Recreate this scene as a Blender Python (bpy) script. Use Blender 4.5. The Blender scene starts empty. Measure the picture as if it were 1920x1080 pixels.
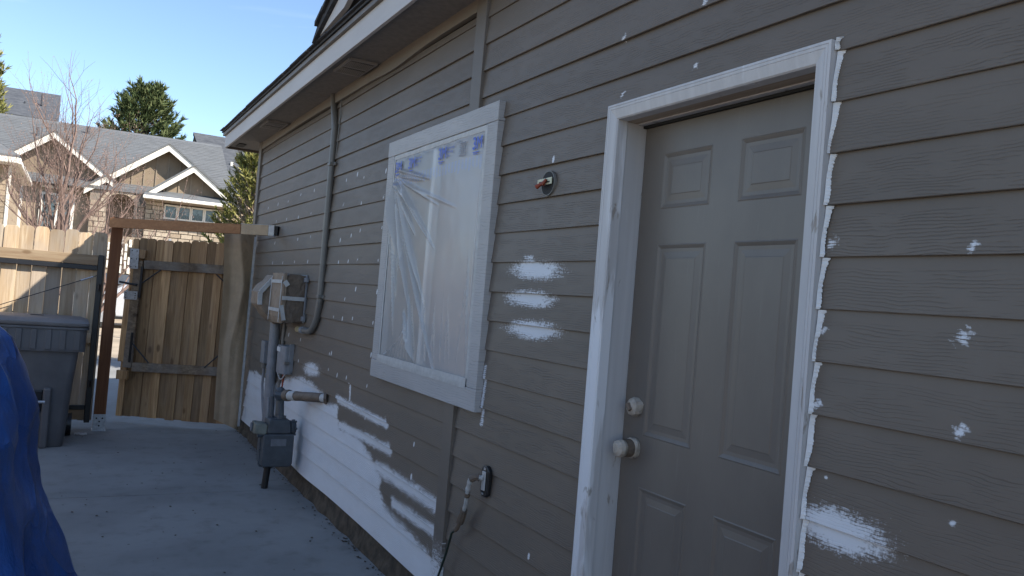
import bpy, math, random
import numpy as np
from mathutils import Vector, Matrix, noise as mnoise

R = math.radians
random.seed(7)
scn = bpy.context.scene
col = scn.collection

# ------------------------------------------------------------------ camera
CAM = Vector((-1.6106, 0.0, 1.49))
yaw, pitch, roll = R(28.811), R(1.155), R(4.674)
fw = Vector((math.sin(yaw) * math.cos(pitch), math.cos(yaw) * math.cos(pitch), math.sin(pitch)))
rt = Vector((math.cos(yaw), -math.sin(yaw), 0))
up = rt.cross(fw)
rt2 = math.cos(roll) * rt + math.sin(roll) * up
up2 = -math.sin(roll) * rt + math.cos(roll) * up
cd = bpy.data.cameras.new('camera')
cam = bpy.data.objects.new('camera', cd)
col.objects.link(cam)
m = Matrix((rt2, up2, -fw)).transposed().to_4x4()
m.translation = CAM
cam.matrix_world = m
cd.sensor_fit = 'HORIZONTAL'
cd.sensor_width = 36
cd.lens = 28.126
cd.clip_start = 0.05
cd.clip_end = 3000
scn.camera = cam

# ------------------------------------------------------------------ sky, sun, exposure
SUN_EL, SUN_AZ = 39.0, 135.0            # azimuth from +Y towards +X
w = bpy.data.worlds.new('World')
scn.world = w
w.use_nodes = True
nt = w.node_tree
bg = nt.nodes['Background']
sky = nt.nodes.new('ShaderNodeTexSky')
sky.sky_type = 'NISHITA'
sky.sun_disc = False
sky.sun_elevation = R(SUN_EL)
sky.sun_rotation = R(SUN_AZ)
sky.altitude = 800
sky.air_density = 1.0
sky.dust_density = 0.4
sky.ozone_density = 2.6
tcw = nt.nodes.new('ShaderNodeTexCoord'); mpw = nt.nodes.new('ShaderNodeMapping')
mpw.inputs['Scale'].default_value = (1.2, 1.2, 6.0); mpw.inputs['Rotation'].default_value = (0.25, 0.15, 0.4)
nzw = nt.nodes.new('ShaderNodeTexNoise'); nzw.inputs['Scale'].default_value = 2.6; nzw.inputs['Detail'].default_value = 6; nzw.inputs['Distortion'].default_value = 0.6
rgw = nt.nodes.new('ShaderNodeMapRange'); rgw.inputs[1].default_value = 0.5; rgw.inputs[2].default_value = 0.85; rgw.inputs[4].default_value = 0.35
mxw = nt.nodes.new('ShaderNodeMix'); mxw.data_type = 'RGBA'
nt.links.new(tcw.outputs['Generated'], mpw.inputs[0]); nt.links.new(mpw.outputs[0], nzw.inputs['Vector']); nt.links.new(nzw.outputs[0], rgw.inputs[0])
nt.links.new(rgw.outputs[0], mxw.inputs[0]); nt.links.new(sky.outputs[0], mxw.inputs[6]); mxw.inputs[7].default_value = (6.0, 6.6, 7.4, 1)
nt.links.new(mxw.outputs[2], bg.inputs[0])
bg.inputs[1].default_value = 0.13
sd = bpy.data.lights.new('sun', 'SUN')
sd.energy = 4.8
sd.angle = R(0.53)
sd.color = (1.0, 0.94, 0.84)
sun = bpy.data.objects.new('sun', sd)
col.objects.link(sun)
sv = Vector((math.cos(R(SUN_EL)) * math.sin(R(SUN_AZ)), math.cos(R(SUN_EL)) * math.cos(R(SUN_AZ)), math.sin(R(SUN_EL))))
sun.rotation_euler = sv.to_track_quat('Z', 'Y').to_euler()
vs = scn.view_settings
vs.view_transform = 'Standard'
vs.look = 'None'
vs.gamma = 1
vs.use_curve_mapping = False
vs.exposure = 1.0

# ------------------------------------------------------------------ node helpers
class NB:
    """small node-tree builder"""
    def __init__(s, name):
        s.m = bpy.data.materials.new(name)
        s.m.use_nodes = True
        s.t = s.m.node_tree
        s.b = s.t.nodes['Principled BSDF']
        s.co = None
    def n(s, typ, **kw):
        o = s.t.nodes.new(typ)
        for k, v in kw.items():
            setattr(o, k, v)
        return o
    def l(s, a, b):
        s.t.links.new(a, b)
    def put(s, sock, v):
        if hasattr(v, 'is_output') or isinstance(v, bpy.types.NodeSocket):
            s.l(v, sock)
        else:
            if isinstance(v, (tuple, list)) and len(v) == 3 and len(sock.default_value) == 4:
                v = (*v, 1)
            sock.default_value = v
    def coord(s, scale=(1, 1, 1), kind='Object', off=(0, 0, 0)):
        c = s.n('ShaderNodeTexCoord')
        mp = s.n('ShaderNodeMapping')
        mp.inputs['Scale'].default_value = scale
        mp.inputs['Location'].default_value = off
        s.l(c.outputs[kind], mp.inputs[0])
        return mp.outputs[0]
    def noise(s, vec, scale=5, detail=3, rough=0.55, dist=0.0, w=None):
        o = s.n('ShaderNodeTexNoise')
        if w is not None:
            o.noise_dimensions = '4D'
            s.put(o.inputs['W'], w)
        s.l(vec, o.inputs['Vector'])
        o.inputs['Scale'].default_value = scale
        o.inputs['Detail'].default_value = detail
        o.inputs['Roughness'].default_value = rough
        o.inputs['Distortion'].default_value = dist
        return o.outputs[0]
    def math(s, op, a, b=0.0, c=0.0, clamp=False):
        o = s.n('ShaderNodeMath', operation=op)
        o.use_clamp = clamp
        s.put(o.inputs[0], a); s.put(o.inputs[1], b); s.put(o.inputs[2], c)
        return o.outputs[0]
    def step(s, v, lo, hi, a=0.0, b=1.0):
        o = s.n('ShaderNodeMapRange', interpolation_type='SMOOTHSTEP')
        s.put(o.inputs[0], v)
        for i, x in enumerate((lo, hi, a, b)):
            o.inputs[i + 1].default_value = x
        return o.outputs[0]
    def mix(s, f, a, b, mode='MIX'):
        o = s.n('ShaderNodeMix', data_type='RGBA', blend_type=mode)
        s.put(o.inputs[0], f); s.put(o.inputs[6], a); s.put(o.inputs[7], b)
        return o.outputs[2]
    def attr(s, name):
        o = s.n('ShaderNodeAttribute', attribute_name=name)
        return o.outputs['Fac']
    def rnd(s):
        return s.n('ShaderNodeObjectInfo').outputs['Random']
    def bump(s, h, strength=0.3, dist=0.01):
        o = s.n('ShaderNodeBump')
        o.inputs['Strength'].default_value = strength
        o.inputs['Distance'].default_value = dist
        s.put(o.inputs['Height'], h)
        s.l(o.outputs[0], s.b.inputs['Normal'])
    def fin(s, color=None, rough=None, metal=None, spec=None):
        if color is not None: s.put(s.b.inputs['Base Color'], color)
        if rough is not None: s.put(s.b.inputs['Roughness'], rough)
        if metal is not None: s.b.inputs['Metallic'].default_value = metal
        if spec is not None: s.b.inputs['Specular IOR Level'].default_value = spec
        return s.m

def plain(name, c, rough=0.6, metal=0.0, var=0.25, scale=8, bump=0.0, bscale=60, spec=0.5, stretch=(1, 1, 1), bdist=0.004):
    """paint / plastic / metal with mottling and optional fine relief"""
    b = NB(name)
    co = b.coord(stretch)
    f = b.step(b.noise(co, scale, 4, 0.6), 0.3, 0.7)
    d = tuple(x * (1 - var) for x in c)
    if bump:
        b.bump(b.noise(co, bscale, 4, 0.6), bump, bdist)
    return b.fin(b.mix(f, d, c), rough, metal, spec)

def wood(name, light, dark, axis='z', rough=0.75, weather=0.0, knots=True, grain=1.0):
    """sawn board: grain along axis, per-board tone, knots"""
    b = NB(name)
    sc = {'z': (1, 1, 0.06), 'x': (0.06, 1, 1), 'y': (1, 0.06, 1)}[axis]
    sk = {'z': (1, 1, 0.45), 'x': (0.45, 1, 1), 'y': (1, 0.45, 1)}[axis]
    r = b.rnd()
    w_ = b.math('MULTIPLY', r, 40.0)
    co = b.coord(sc)
    g = b.noise(co, 38, 5, 0.62, 0.9, w=w_)
    g2 = b.noise(co, 9, 3, 0.5, 0.6, w=w_)
    c = b.mix(b.step(g, 0.3, 0.72), dark, light)
    c = b.mix(b.math('MULTIPLY', b.step(g2, 0.45, 0.68), 0.55), c, dark)
    tone = b.step(r, 0, 1, 0.52, 1.16)
    hsv = b.n('ShaderNodeHueSaturation')
    b.l(c, hsv.inputs['Color']); b.l(tone, hsv.inputs['Value'])
    c = hsv.outputs[0]
    h = g
    if knots:
        v = b.n('ShaderNodeTexVoronoi')
        ad = b.n('ShaderNodeVectorMath', operation='ADD')
        cb = b.n('ShaderNodeCombineXYZ'); b.l(w_, cb.inputs[0]); b.l(b.math('MULTIPLY', w_, 1.7), cb.inputs[2])
        b.l(b.coord(sk), ad.inputs[0]); b.l(cb.outputs[0], ad.inputs[1]); b.l(ad.outputs[0], v.inputs['Vector'])
        v.inputs['Scale'].default_value = 7.0
        k = b.step(v.outputs['Distance'], 0.07, 0.17, 1.0, 0.0)
        c = b.mix(b.math('MULTIPLY', k, 0.75), c, (dark[0] * 0.35, dark[1] * 0.3, dark[2] * 0.25))
    if weather:
        wn = b.noise(b.coord((1, 1, 0.5)), 3.2, 4, 0.6, 0.3, w=w_)
        c = b.mix(b.math('MULTIPLY', b.step(wn, 0.42, 0.66), weather), c, (0.30, 0.28, 0.26))
    b.bump(h, 0.35 * grain, 0.004)
    return b.fin(c, rough, spec=0.3)

M = {}
# --- lap siding: wood-embossed fibre-cement, taupe paint, brushed white primer
def siding_material(name, paint, grain_strength, primer=True, K=760.0):
    b = NB(name)
    bid = b.attr('bid')
    co = b.coord((1, 1, 1))
    sx = b.n('ShaderNodeSeparateXYZ'); b.l(co, sx.inputs[0])
    n1 = b.noise(b.coord((1, 5.5, 12)), 1.0, 3, 0.5, 0.4, w=bid)
    n2 = b.noise(b.coord((1, 14, 40)), 1.0, 2, 0.5, 0.0, w=bid)
    ph = b.math('ADD', b.math('MULTIPLY', sx.outputs[2], K), b.math('MULTIPLY', n1, 26.0))
    ph = b.math('ADD', ph, b.math('MULTIPLY', n2, 6.0))
    s = b.math('SINE', ph)
    gr = b.step(s, 0.45, 0.95)
    msk = b.step(b.noise(b.coord((1, 9, 30)), 1.0, 3, 0.6, 0.4, w=bid), 0.40, 0.56)
    smooth = b.attr('smooth_top')
    gr = b.math('MULTIPLY', b.math('MULTIPLY', gr, msk), smooth)
    gr = b.math('MULTIPLY', gr, b.math('ADD', 0.45, b.math('MULTIPLY', b.math('FRACT', b.math('MULTIPLY', bid, 7.31)), 0.75)))
    fine = b.noise(b.coord((1, 40, 160)), 1.0, 3, 0.6, w=bid)
    h = b.math('SUBTRACT', b.math('MULTIPLY', fine, 0.16), gr)
    b.bump(h, grain_strength, 0.0022)
    var = b.noise(b.coord((1, 0.9, 2.2)), 1.5, 4, 0.6, 0.2)
    c = b.mix(b.step(var, 0.3, 0.7), tuple(x * 0.9 for x in paint), tuple(x * 1.06 for x in paint))
    c = b.mix(b.math('MULTIPLY', gr, 0.30), c, tuple(x * 0.5 for x in paint))
    grime = b.step(b.noise(b.coord((1, 5, 0.8)), 1.6, 4, 0.65), 0.55, 0.8)
    c = b.mix(b.math('MULTIPLY', grime, 0.12), c, (0.20, 0.185, 0.165))
    rough = 0.5
    if primer:
        p = b.attr('primer')
        st = b.noise(b.coord((1, 22, 120)), 1.0, 3, 0.65, 0.5, w=bid)
        st2 = b.noise(b.coord((1, 9, 16)), 1.0, 3, 0.6, 0.6)
        st3 = b.noise(b.coord((1, 170, 60)), 1.0, 2, 0.6, 0.3)
        st4 = b.noise(b.coord((1, 75, 150)), 1.0, 2, 0.6, 0.8, w=bid)
        v = b.math('ADD', p, b.math('MULTIPLY', b.math('SUBTRACT', st, 0.5), 1.3))
        v = b.math('ADD', v, b.math('MULTIPLY', b.math('SUBTRACT', st2, 0.5), 1.0))
        v = b.math('ADD', v, b.math('MULTIPLY', b.math('SUBTRACT', st3, 0.5), 1.0))
        v = b.math('ADD', v, b.math('MULTIPLY', b.math('SUBTRACT', st4, 0.5), 1.8))
        v = b.math('SUBTRACT', v, b.math('MULTIPLY', gr, 0.75))
        k = b.math('MULTIPLY', b.step(v, 0.05, 0.95), 0.95)
        thin = b.step(b.noise(b.coord((1, 3, 9)), 1.0, 3, 0.6), 0.3, 0.75, 0.0, 0.16)
        pc = b.mix(thin, (0.69, 0.70, 0.72), (0.36, 0.34, 0.32))
        c = b.mix(k, c, pc)
        rough = b.step(k, 0, 1, 0.5, 0.62)
    return b.fin(c, rough, spec=0.35)

TAUPE = (0.146, 0.119, 0.095)
M['siding'] = siding_material('taupe_lap_siding', TAUPE, 0.5)
M['siding_trim'] = siding_material('taupe_trim', (0.152, 0.128, 0.106), 0.12)
M['grey_trim'] = siding_material('grey_window_trim', (0.40, 0.385, 0.375), 0.45, primer=False, K=520.0)
M['soffit'] = plain('taupe_soffit', (0.23, 0.205, 0.18), 0.75, var=0.2, scale=30, bump=0.6, bscale=150)
M['frieze'] = siding_material('tan_frieze', (0.185, 0.155, 0.125), 0.2, primer=False)
M['fascia'] = plain('pale_fascia', (0.50, 0.475, 0.455), 0.6, var=0.12, scale=6, bump=0.25, bscale=90, stretch=(1, .2, 1))
M['dark_edge'] = plain('bronze_drip_edge', (0.15, 0.12, 0.095), 0.5)
M['vent'] = plain('painted_vent', (0.30, 0.275, 0.25), 0.5)
M['black'] = plain('black_void', (0.006, 0.006, 0.006), 0.7)
M['shingle'] = plain('charcoal_shingle', (0.055, 0.055, 0.06), 0.9, var=0.5, scale=25, bump=0.6, bscale=220)
M['concrete_wall'] = plain('foundation_concrete', (0.10, 0.075, 0.05), 0.95, var=0.6, scale=14, bump=0.8, bscale=50)
M['inner'] = plain('sheathing', (0.12, 0.10, 0.08), 0.9)

def casing_material(name, lo):
    b = NB(name)
    st = b.noise(b.coord((30, 30, 1.6)), 1.0, 4, 0.6, 0.4)
    st2 = b.noise(b.coord((9, 9, 1.4)), 1.0, 4, 0.6, 0.5)
    c = b.mix(b.step(st, 0.35, 0.7), (0.47, 0.455, 0.45), (0.53, 0.515, 0.51))
    c = b.mix(b.step(st2, lo, lo + 0.08), c, (0.66, 0.66, 0.67))
    wear = b.noise(b.coord((16, 16, 5)), 1.0, 4, 0.6, 0.6)
    c = b.mix(b.math('MULTIPLY', b.step(wear, 0.63, 0.68), 0.7), c, (0.24, 0.20, 0.16))
    b.bump(st, 0.25, 0.004)
    return b.fin(c, 0.5, spec=0.4)
M['casing'] = casing_material('lilac_grey_casing_paint', 0.62)
M['casing_primed'] = casing_material('primed_casing_paint', 0.50)
M['jamb_wood'] = wood('bare_header_wood', (0.46, 0.37, 0.28), (0.33, 0.25, 0.18), 'y', knots=False)
def door_material():
    b = NB('grey_door_paint')
    n1 = b.noise(b.coord((1, 2.2, 1.2)), 2.0, 4, 0.6)
    c = b.mix(b.step(n1, 0.3, 0.7), (0.138, 0.118, 0.099), (0.158, 0.136, 0.114))
    n2 = b.noise(b.coord((1, 30, 2)), 2.0, 4, 0.6)
    c = b.mix(b.math('MULTIPLY', b.step(n2, 0.62, 0.75), 0.12), c, (0.3, 0.29, 0.28))
    b.bump(b.noise(b.coord((1, 70, 9)), 3.0, 3, 0.6), 0.10, 0.003)
    return b.fin(c, 0.42, spec=0.45)
M['door'] = door_material()
M['tape_beige'] = plain('wrinkled_beige_tape', (0.46, 0.40, 0.33), 0.55, var=0.35, scale=45, bump=0.8, bscale=60)
M['caulk'] = plain('white_caulk', (0.72, 0.72, 0.72), 0.5, var=0.1, scale=40, bump=0.4, bscale=80)
M['tape'] = plain('pale_masking_tape', (0.50, 0.49, 0.47), 0.55, var=0.18, scale=30, bump=0.5, bscale=70)
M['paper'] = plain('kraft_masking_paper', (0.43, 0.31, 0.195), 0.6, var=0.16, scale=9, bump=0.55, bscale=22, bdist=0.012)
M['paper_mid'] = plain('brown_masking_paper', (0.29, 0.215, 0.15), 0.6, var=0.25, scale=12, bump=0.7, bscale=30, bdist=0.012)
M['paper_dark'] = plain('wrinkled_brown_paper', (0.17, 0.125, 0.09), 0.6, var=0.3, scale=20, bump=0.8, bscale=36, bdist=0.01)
M['conduit'] = plain('taupe_painted_conduit', (0.155, 0.145, 0.13), 0.4, var=0.12)
M['pvc'] = plain('grey_pvc', (0.24, 0.245, 0.26), 0.42, var=0.2, scale=12)
M['gas_grey'] = plain('gas_meter_grey_paint', (0.068, 0.078, 0.09), 0.45, var=0.25, scale=18, bump=0.3, bscale=60)
M['gas_pale'] = plain('pale_dial_plastic', (0.19, 0.20, 0.17), 0.35, var=0.4, scale=18)
M['label_plate'] = plain('faded_plate', (0.16, 0.17, 0.19), 0.4, var=0.2, scale=30)
M['black_pipe'] = plain('black_iron', (0.015, 0.014, 0.014), 0.55, var=0.4, bump=0.3, bscale=120)
M['black_plastic'] = plain('black_plastic', (0.016, 0.016, 0.017), 0.35)
M['galv'] = plain('galvanised_steel', (0.50, 0.51, 0.53), 0.42, metal=0.6, var=0.3, scale=40)
M['brass'] = plain('pale_brass', (0.75, 0.62, 0.36), 0.3, metal=0.5, var=0.2)
M['rust'] = plain('rusty_red_wire_nut', (0.30, 0.05, 0.02), 0.45, var=0.4, scale=60)
M['bone'] = plain('pale_crossbar', (0.62, 0.60, 0.42), 0.5, var=0.3, scale=60)
M['cord'] = plain('dark_green_cord', (0.015, 0.03, 0.02), 0.4)
M['rail_steel'] = plain('black_powder_coat', (0.013, 0.013, 0.016), 0.4, var=0.3)
M['post_wood'] = wood('red_brown_stained_post', (0.27, 0.115, 0.048), (0.15, 0.058, 0.025), 'z', knots=False)
M['beam_wood'] = wood('brown_stained_beam', (0.52, 0.26, 0.12), (0.36, 0.17, 0.078), 'x', knots=False)
M['gate_wood'] = wood('aged_cedar_picket', (0.55, 0.335, 0.165), (0.30, 0.165, 0.075), 'z', weather=0.10)
M['gate_rail'] = wood('weathered_rail', (0.27, 0.19, 0.12), (0.11, 0.07, 0.042), 'x', weather=0.4)
M['fence_wood'] = wood('weathered_fence_picket', (0.60, 0.47, 0.32), (0.40, 0.275, 0.16), 'z', weather=0.5)
M['fence_rail'] = wood('pale_fence_rail', (0.56, 0.42, 0.27), (0.40, 0.27, 0.16), 'x')
M['bin'] = plain('grey_bin_plastic', (0.115, 0.115, 0.12), 0.42, var=0.22, scale=6, bump=0.25, bscale=140)
M['bin_lid'] = plain('grey_bin_lid_plastic', (0.16, 0.15, 0.145), 0.5, var=0.2, scale=6, bump=0.2, bscale=120)

def concrete_material():
    b = NB('broom_finished_concrete')
    big = b.noise(b.coord((0.7, 0.7, 1)), 1.1, 5, 0.6, 0.3)
    med = b.noise(b.coord(), 7, 5, 0.65)
    fine = b.noise(b.coord((4, 60, 1)), 3, 3, 0.6)
    c = b.mix(b.step(big, 0.3, 0.7), (0.21, 0.206, 0.197), (0.29, 0.285, 0.272))
    c = b.mix(b.math('MULTIPLY', b.step(med, 0.48, 0.75), 0.5), c, (0.15, 0.142, 0.132))
    v = b.n('ShaderNodeTexVoronoi'); b.l(b.coord((1, 1, 0.2)), v.inputs['Vector'])
    v.inputs['Scale'].default_value = 6.5
    spk = b.math('MULTIPLY', b.step(v.outputs['Distance'], 0.03, 0.06, 1, 0), b.step(b.noise(b.coord(), 2.2, 2), 0.5, 0.6))
    c = b.mix(b.math('MULTIPLY', spk, 0.8), c, (0.05, 0.045, 0.04))
    b.bump(b.math('ADD', b.math('MULTIPLY', fine, 0.6), med), 0.22, 0.004)
    return b.fin(c, 0.85, spec=0.3)
M['concrete'] = concrete_material()
M['dirt'] = plain('dry_pale_ground', (0.42, 0.34, 0.25), 0.95, var=0.35, scale=1.2, bump=0.4, bscale=8)

def tarp_material():
    b = NB('blue_poly_tarp')
    n1 = b.noise(b.coord((1, 1, 0.6)), 3.2, 4, 0.6, 0.8)
    n2 = b.noise(b.coord((1.5, 1.5, 0.8)), 13, 5, 0.7, 1.2)
    wv = b.n('ShaderNodeTexWave', wave_type='BANDS', bands_direction='Z')
    b.l(b.coord(), wv.inputs['Vector']); wv.inputs['Scale'].default_value = 130
    c = b.mix(b.step(n1, 0.3, 0.7), (0.006, 0.05, 0.215), (0.015, 0.095, 0.36))
    h = b.math('ADD', b.math('ADD', b.math('MULTIPLY', n1, 1.2), b.math('MULTIPLY', n2, 0.3)), b.math('MULTIPLY', wv.outputs[0], 0.03))
    rid = b.math('ABSOLUTE', b.math('SUBTRACT', b.noise(b.coord((1.1, 1.1, 0.7)), 3.4, 2, 0.45, 0.5), 0.5))
    h = b.math('SUBTRACT', h, b.math('MULTIPLY', b.math('POWER', rid, 0.5), 1.6))
    b.bump(h, 0.75, 0.04)
    return b.fin(c, 0.30, spec=0.6)
M['tarp'] = tarp_material()

def film_material():
    b = NB('clear_masking_film')
    co = b.coord()
    sx = b.n('ShaderNodeSeparateXYZ'); b.l(co, sx.inputs[0])
    Y, Z = sx.outputs[1], sx.outputs[2]
    # printed band of tiny text columns, about 45 mm below the top row of logos
    cols = b.step(b.math('SINE', b.math('MULTIPLY', Y, 165.0)), -0.45, -0.25)
    rows = b.step(b.math('SINE', b.math('MULTIPLY', Z, 900.0)), -0.3, 0.1)
    jag = b.noise(b.coord((1, 26, 0)), 1.0, 1, 0.5)
    lo = b.math('SUBTRACT', 2.135, b.math('MULTIPLY', jag, 0.07))
    band = b.math('MULTIPLY', b.math('GREATER_THAN', Z, lo), b.math('LESS_THAN', Z, 2.153))
    words = b.step(b.noise(b.coord((1, 160, 260)), 1.0, 1, 0.5), 0.36, 0.42)
    pr = b.math('MULTIPLY', b.math('MULTIPLY', cols, rows), b.math('MULTIPLY', band, words))
    c = b.mix(b.math('MULTIPLY', pr, 0.65), (0.62, 0.60, 0.57), (0.06, 0.12, 0.36))
    b.bump(b.noise(b.coord((1, 7, 3)), 1.0, 2, 0.5, 0.8), 0.2, 0.012)
    al = b.math('ADD', 0.46, b.math('ADD', b.math('MULTIPLY', pr, 0.4), b.math('MULTIPLY', b.attr('pleat'), 0.22)), clamp=True)
    b.l(al, b.b.inputs['Alpha'])
    b.b.inputs['Coat Weight'].default_value = 0.15
    b.b.inputs['Coat Roughness'].default_value = 0.12
    return b.fin(c, 0.22, spec=0.5)
M['film'] = film_material()
M['ink'] = plain('blue_print', (0.03, 0.07, 0.42), 0.4, var=0.1)
M['ink_dark'] = plain('grey_print', (0.12, 0.12, 0.15), 0.4, var=0.1)
M['window_white'] = plain('white_vinyl', (0.70, 0.70, 0.70), 0.4, var=0.06)
M['blind'] = plain('drawn_pinkish_blind', (0.40, 0.355, 0.355), 0.5, var=0.08, scale=2)
M['screen'] = plain('dim_insect_screen', (0.235, 0.215, 0.20), 0.7, var=0.15, scale=3)

# ------------------------------------------------------------------ mesh helpers
class MB:
    def __init__(s):
        s.v = []; s.f = []; s.attr = {}
    def box(s, x0, x1, y0, y1, z0, z1):
        o = len(s.v)
        s.v += [(x0, y0, z0), (x1, y0, z0), (x1, y1, z0), (x0, y1, z0), (x0, y0, z1), (x1, y0, z1), (x1, y1, z1), (x0, y1, z1)]
        s.f += [tuple(o + i for i in q) for q in ((3, 2, 1, 0), (4, 5, 6, 7), (0, 1, 5, 4), (1, 2, 6, 5), (2, 3, 7, 6), (3, 0, 4, 7))]
        return s
    def hexa(s, p):
        o = len(s.v); s.v += [tuple(q) for q in p]
        s.f += [tuple(o + i for i in q) for q in ((3, 2, 1, 0), (4, 5, 6, 7), (0, 1, 5, 4), (1, 2, 6, 5), (2, 3, 7, 6), (3, 0, 4, 7))]
        return s
    def bar(s, a, b, w, h, upv=(0, 0, 1)):
        a, b = Vector(a), Vector(b)
        d = (b - a).normalized(); u = Vector(upv); sd_ = d.cross(u).normalized(); u = sd_.cross(d).normalized()
        P = []
        for e in (a, b):
            P.append([e - sd_ * w / 2 - u * h / 2, e + sd_ * w / 2 - u * h / 2, e + sd_ * w / 2 + u * h / 2, e - sd_ * w / 2 + u * h / 2])
        return s.hexa(P[0] + P[1])
    def tube(s, path, r, n=10, cap=True):
        path = [Vector(p) for p in path]
        rr = r if isinstance(r, (list, tuple)) else [r] * len(path)
        o = len(s.v); prev = None
        for i, p in enumerate(path):
            d = (path[min(i + 1, len(path) - 1)] - path[max(i - 1, 0)]).normalized()
            if prev is None:
                a = Vector((0, 0, 1)) if abs(d.z) < 0.9 else Vector((1, 0, 0))
                u = d.cross(a).normalized()
            else:
                u = (prev - d * prev.dot(d)).normalized()
            prev = u; vv = d.cross(u)
            for k in range(n):
                t = 2 * math.pi * k / n
                s.v.append(tuple(p + (u * math.cos(t) + vv * math.sin(t)) * rr[i]))
        for i in range(len(path) - 1):
            for k in range(n):
                s.f.append((o + i * n + k, o + i * n + (k + 1) % n, o + (i + 1) * n + (k + 1) % n, o + (i + 1) * n + k))
        if cap:
            s.f.append(tuple(o + k for k in reversed(range(n))))
            s.f.append(tuple(o + (len(path) - 1) * n + k for k in range(n)))
        return s
    def prism(s, pts, d):
        """closed polygon of 3-D points extruded by vector d"""
        o = len(s.v); n = len(pts); d = Vector(d)
        s.v += [tuple(Vector(p)) for p in pts] + [tuple(Vector(p) + d) for p in pts]
        s.f.append(tuple(o + i for i in range(n))); s.f.append(tuple(o + n + i for i in reversed(range(n))))
        for i in range(n):
            j = (i + 1) % n
            s.f.append((o + i, o + n + i, o + n + j, o + j))
        return s
    def grid(s, P):
        """P[i][j] points"""
        o = len(s.v); nj = len(P[0])
        for row in P:
            s.v += [tuple(q) for q in row]
        for i in range(len(P) - 1):
            for j in range(nj - 1):
                s.f.append((o + i * nj + j, o + (i + 1) * nj + j, o + (i + 1) * nj + j + 1, o + i * nj + j + 1))
        return s
    def build(s, name, mat, parent=None, smooth=False, bevel=0.0, seg=2):
        me = bpy.data.meshes.new(name)
        me.from_pydata(s.v, [], s.f)
        me.update()
        for k, a in s.attr.items():
            at = me.attributes.new(k, 'FLOAT', 'POINT')
            at.data.foreach_set('value', np.asarray(a, dtype=np.float32))
        me.materials.append(M[mat] if isinstance(mat, str) else mat)
        if smooth:
            me.polygons.foreach_set('use_smooth', [True] * len(me.polygons))
            try: me.set_sharp_from_angle(angle=R(38))
            except Exception: pass
        o = bpy.data.objects.new(name, me)
        col.objects.link(o)
        if parent: o.parent = parent
        if bevel:
            b = o.modifiers.new('bevel', 'BEVEL'); b.width = bevel; b.segments = seg; b.limit_method = 'ANGLE'
        return o

def empty(name, label, cat, group=None):
    o = bpy.data.objects.new(name, None)
    col.objects.link(o)
    return tag(o, label, cat, group)
def tag(o, label, cat, group=None):
    o['label'] = label; o['category'] = cat
    if group: o['group'] = group
    return o
def struct(o):
    o['kind'] = 'structure'; return o
def N3(x, y, z): return mnoise.noise(Vector((x, y, z)))

# ================================================================== THE SETTING
struct(MB().box(-900, 900, -900, 1500, -1.0, -0.04).build('ground', 'dirt'))
patio = struct(MB().box(-7.5, -0.005, -5, 15.2, -0.035, -0.02).build('patio', 'dirt'))
for y0, y1 in ((-5, 2.895), (2.905, 5.910), (5.920, 8.432), (8.442, 15.2)):
    MB().box(-7, -0.012, y0, y1, -0.019, 0.0).build('slab', 'concrete', patio, bevel=0.003)

# ================================================================== THE HOUSE
house = empty('house', 'taupe lap-sided house wall being repainted, with door, taped window and white primer patches', 'house')
LAP = 0.127
Z0 = 1.665                               # a lap line at this height
YC = 8.40                                # far corner of the wall

BIG = [(8.167, 0.491), (8.125, 0.638), (7.519, 0.641), (7.166, 0.608), (6.765, 0.686), (6.528, 0.759), (6.084, 0.812), (5.805, 0.806), (5.469, 0.77), (5.468, 0.722), (5.298, 0.722), (5.143, 0.741), (5.092, 0.61), (4.682, 0.612), (4.399, 0.545), (4.305, 0.501), (4.215, 0.459), (4.23, 0.381), (4.116, 0.337), (3.78, 0.314), (3.491, 0.282), (3.40, 0.177), (3.40, 0.0), (8.3, 0.0), (8.25, 0.143)]
EL = [(5.165, 0.776, 4.221, 0.766, 0.027), (5.079, 0.612, 4.141, 0.640, 0.032), (4.316, 0.508, 3.445, 0.512, 0.040), (4.026, 0.380, 3.438, 0.390, 0.032),
      (6.06, 0.88, 5.65, 0.905, 0.041), (4.932, 0.894, 4.897, 0.811, 0.015), (2.90, 1.634, 2.56, 1.631, 0.031), (2.925, 1.516, 2.59, 1.518, 0.028), (2.905, 1.39, 2.54, 1.40, 0.030),
      (2.815, 1.686, 2.747, 1.683, 0.006), (3.081, 1.205, 3.078, 0.964, 0.013), (2.288, 1.644, 2.286, 1.164, 0.010), (1.335, 1.029, 1.14, 1.033, 0.040), (7.81, 0.637, 7.397, 0.627, 0.028)]
DOT = [(5.153, 2.264), (5.388, 2.246), (5.002, 2.228), (4.586, 2.224), (6.219, 2.249), (7.058, 2.224), (7.447, 2.228), (7.859, 2.22), (4.995, 2.056), (6.231, 2.069), (6.627, 2.06), (7.053, 2.068), (7.45, 2.069), (7.453, 1.872), (6.625, 1.878), (6.225, 1.884), (5.404, 1.831), (5.168, 1.856), (4.99, 1.882), (4.572, 1.883), (7.453, 1.687), (7.042, 1.685), (6.633, 1.69), (6.219, 1.689), (5.395, 1.679), (5.18, 1.685), (4.979, 1.506), (4.571, 1.499), (5.169, 1.434), (5.395, 1.304), (5.187, 1.303), (4.976, 1.317), (4.578, 1.313), (6.629, 1.091), (6.229, 1.082), (5.419, 1.049), (5.378, 1.056), (6.235, 0.914), (5.84, 0.935), (5.412, 0.941), (5.2, 0.927), (5.0, 0.935), (4.588, 0.933), (4.582, 1.121), (4.596, 0.742), (3.805, 0.735), (3.8, 0.569), (2.644, 2.062), (2.592, 0.547)]
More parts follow.
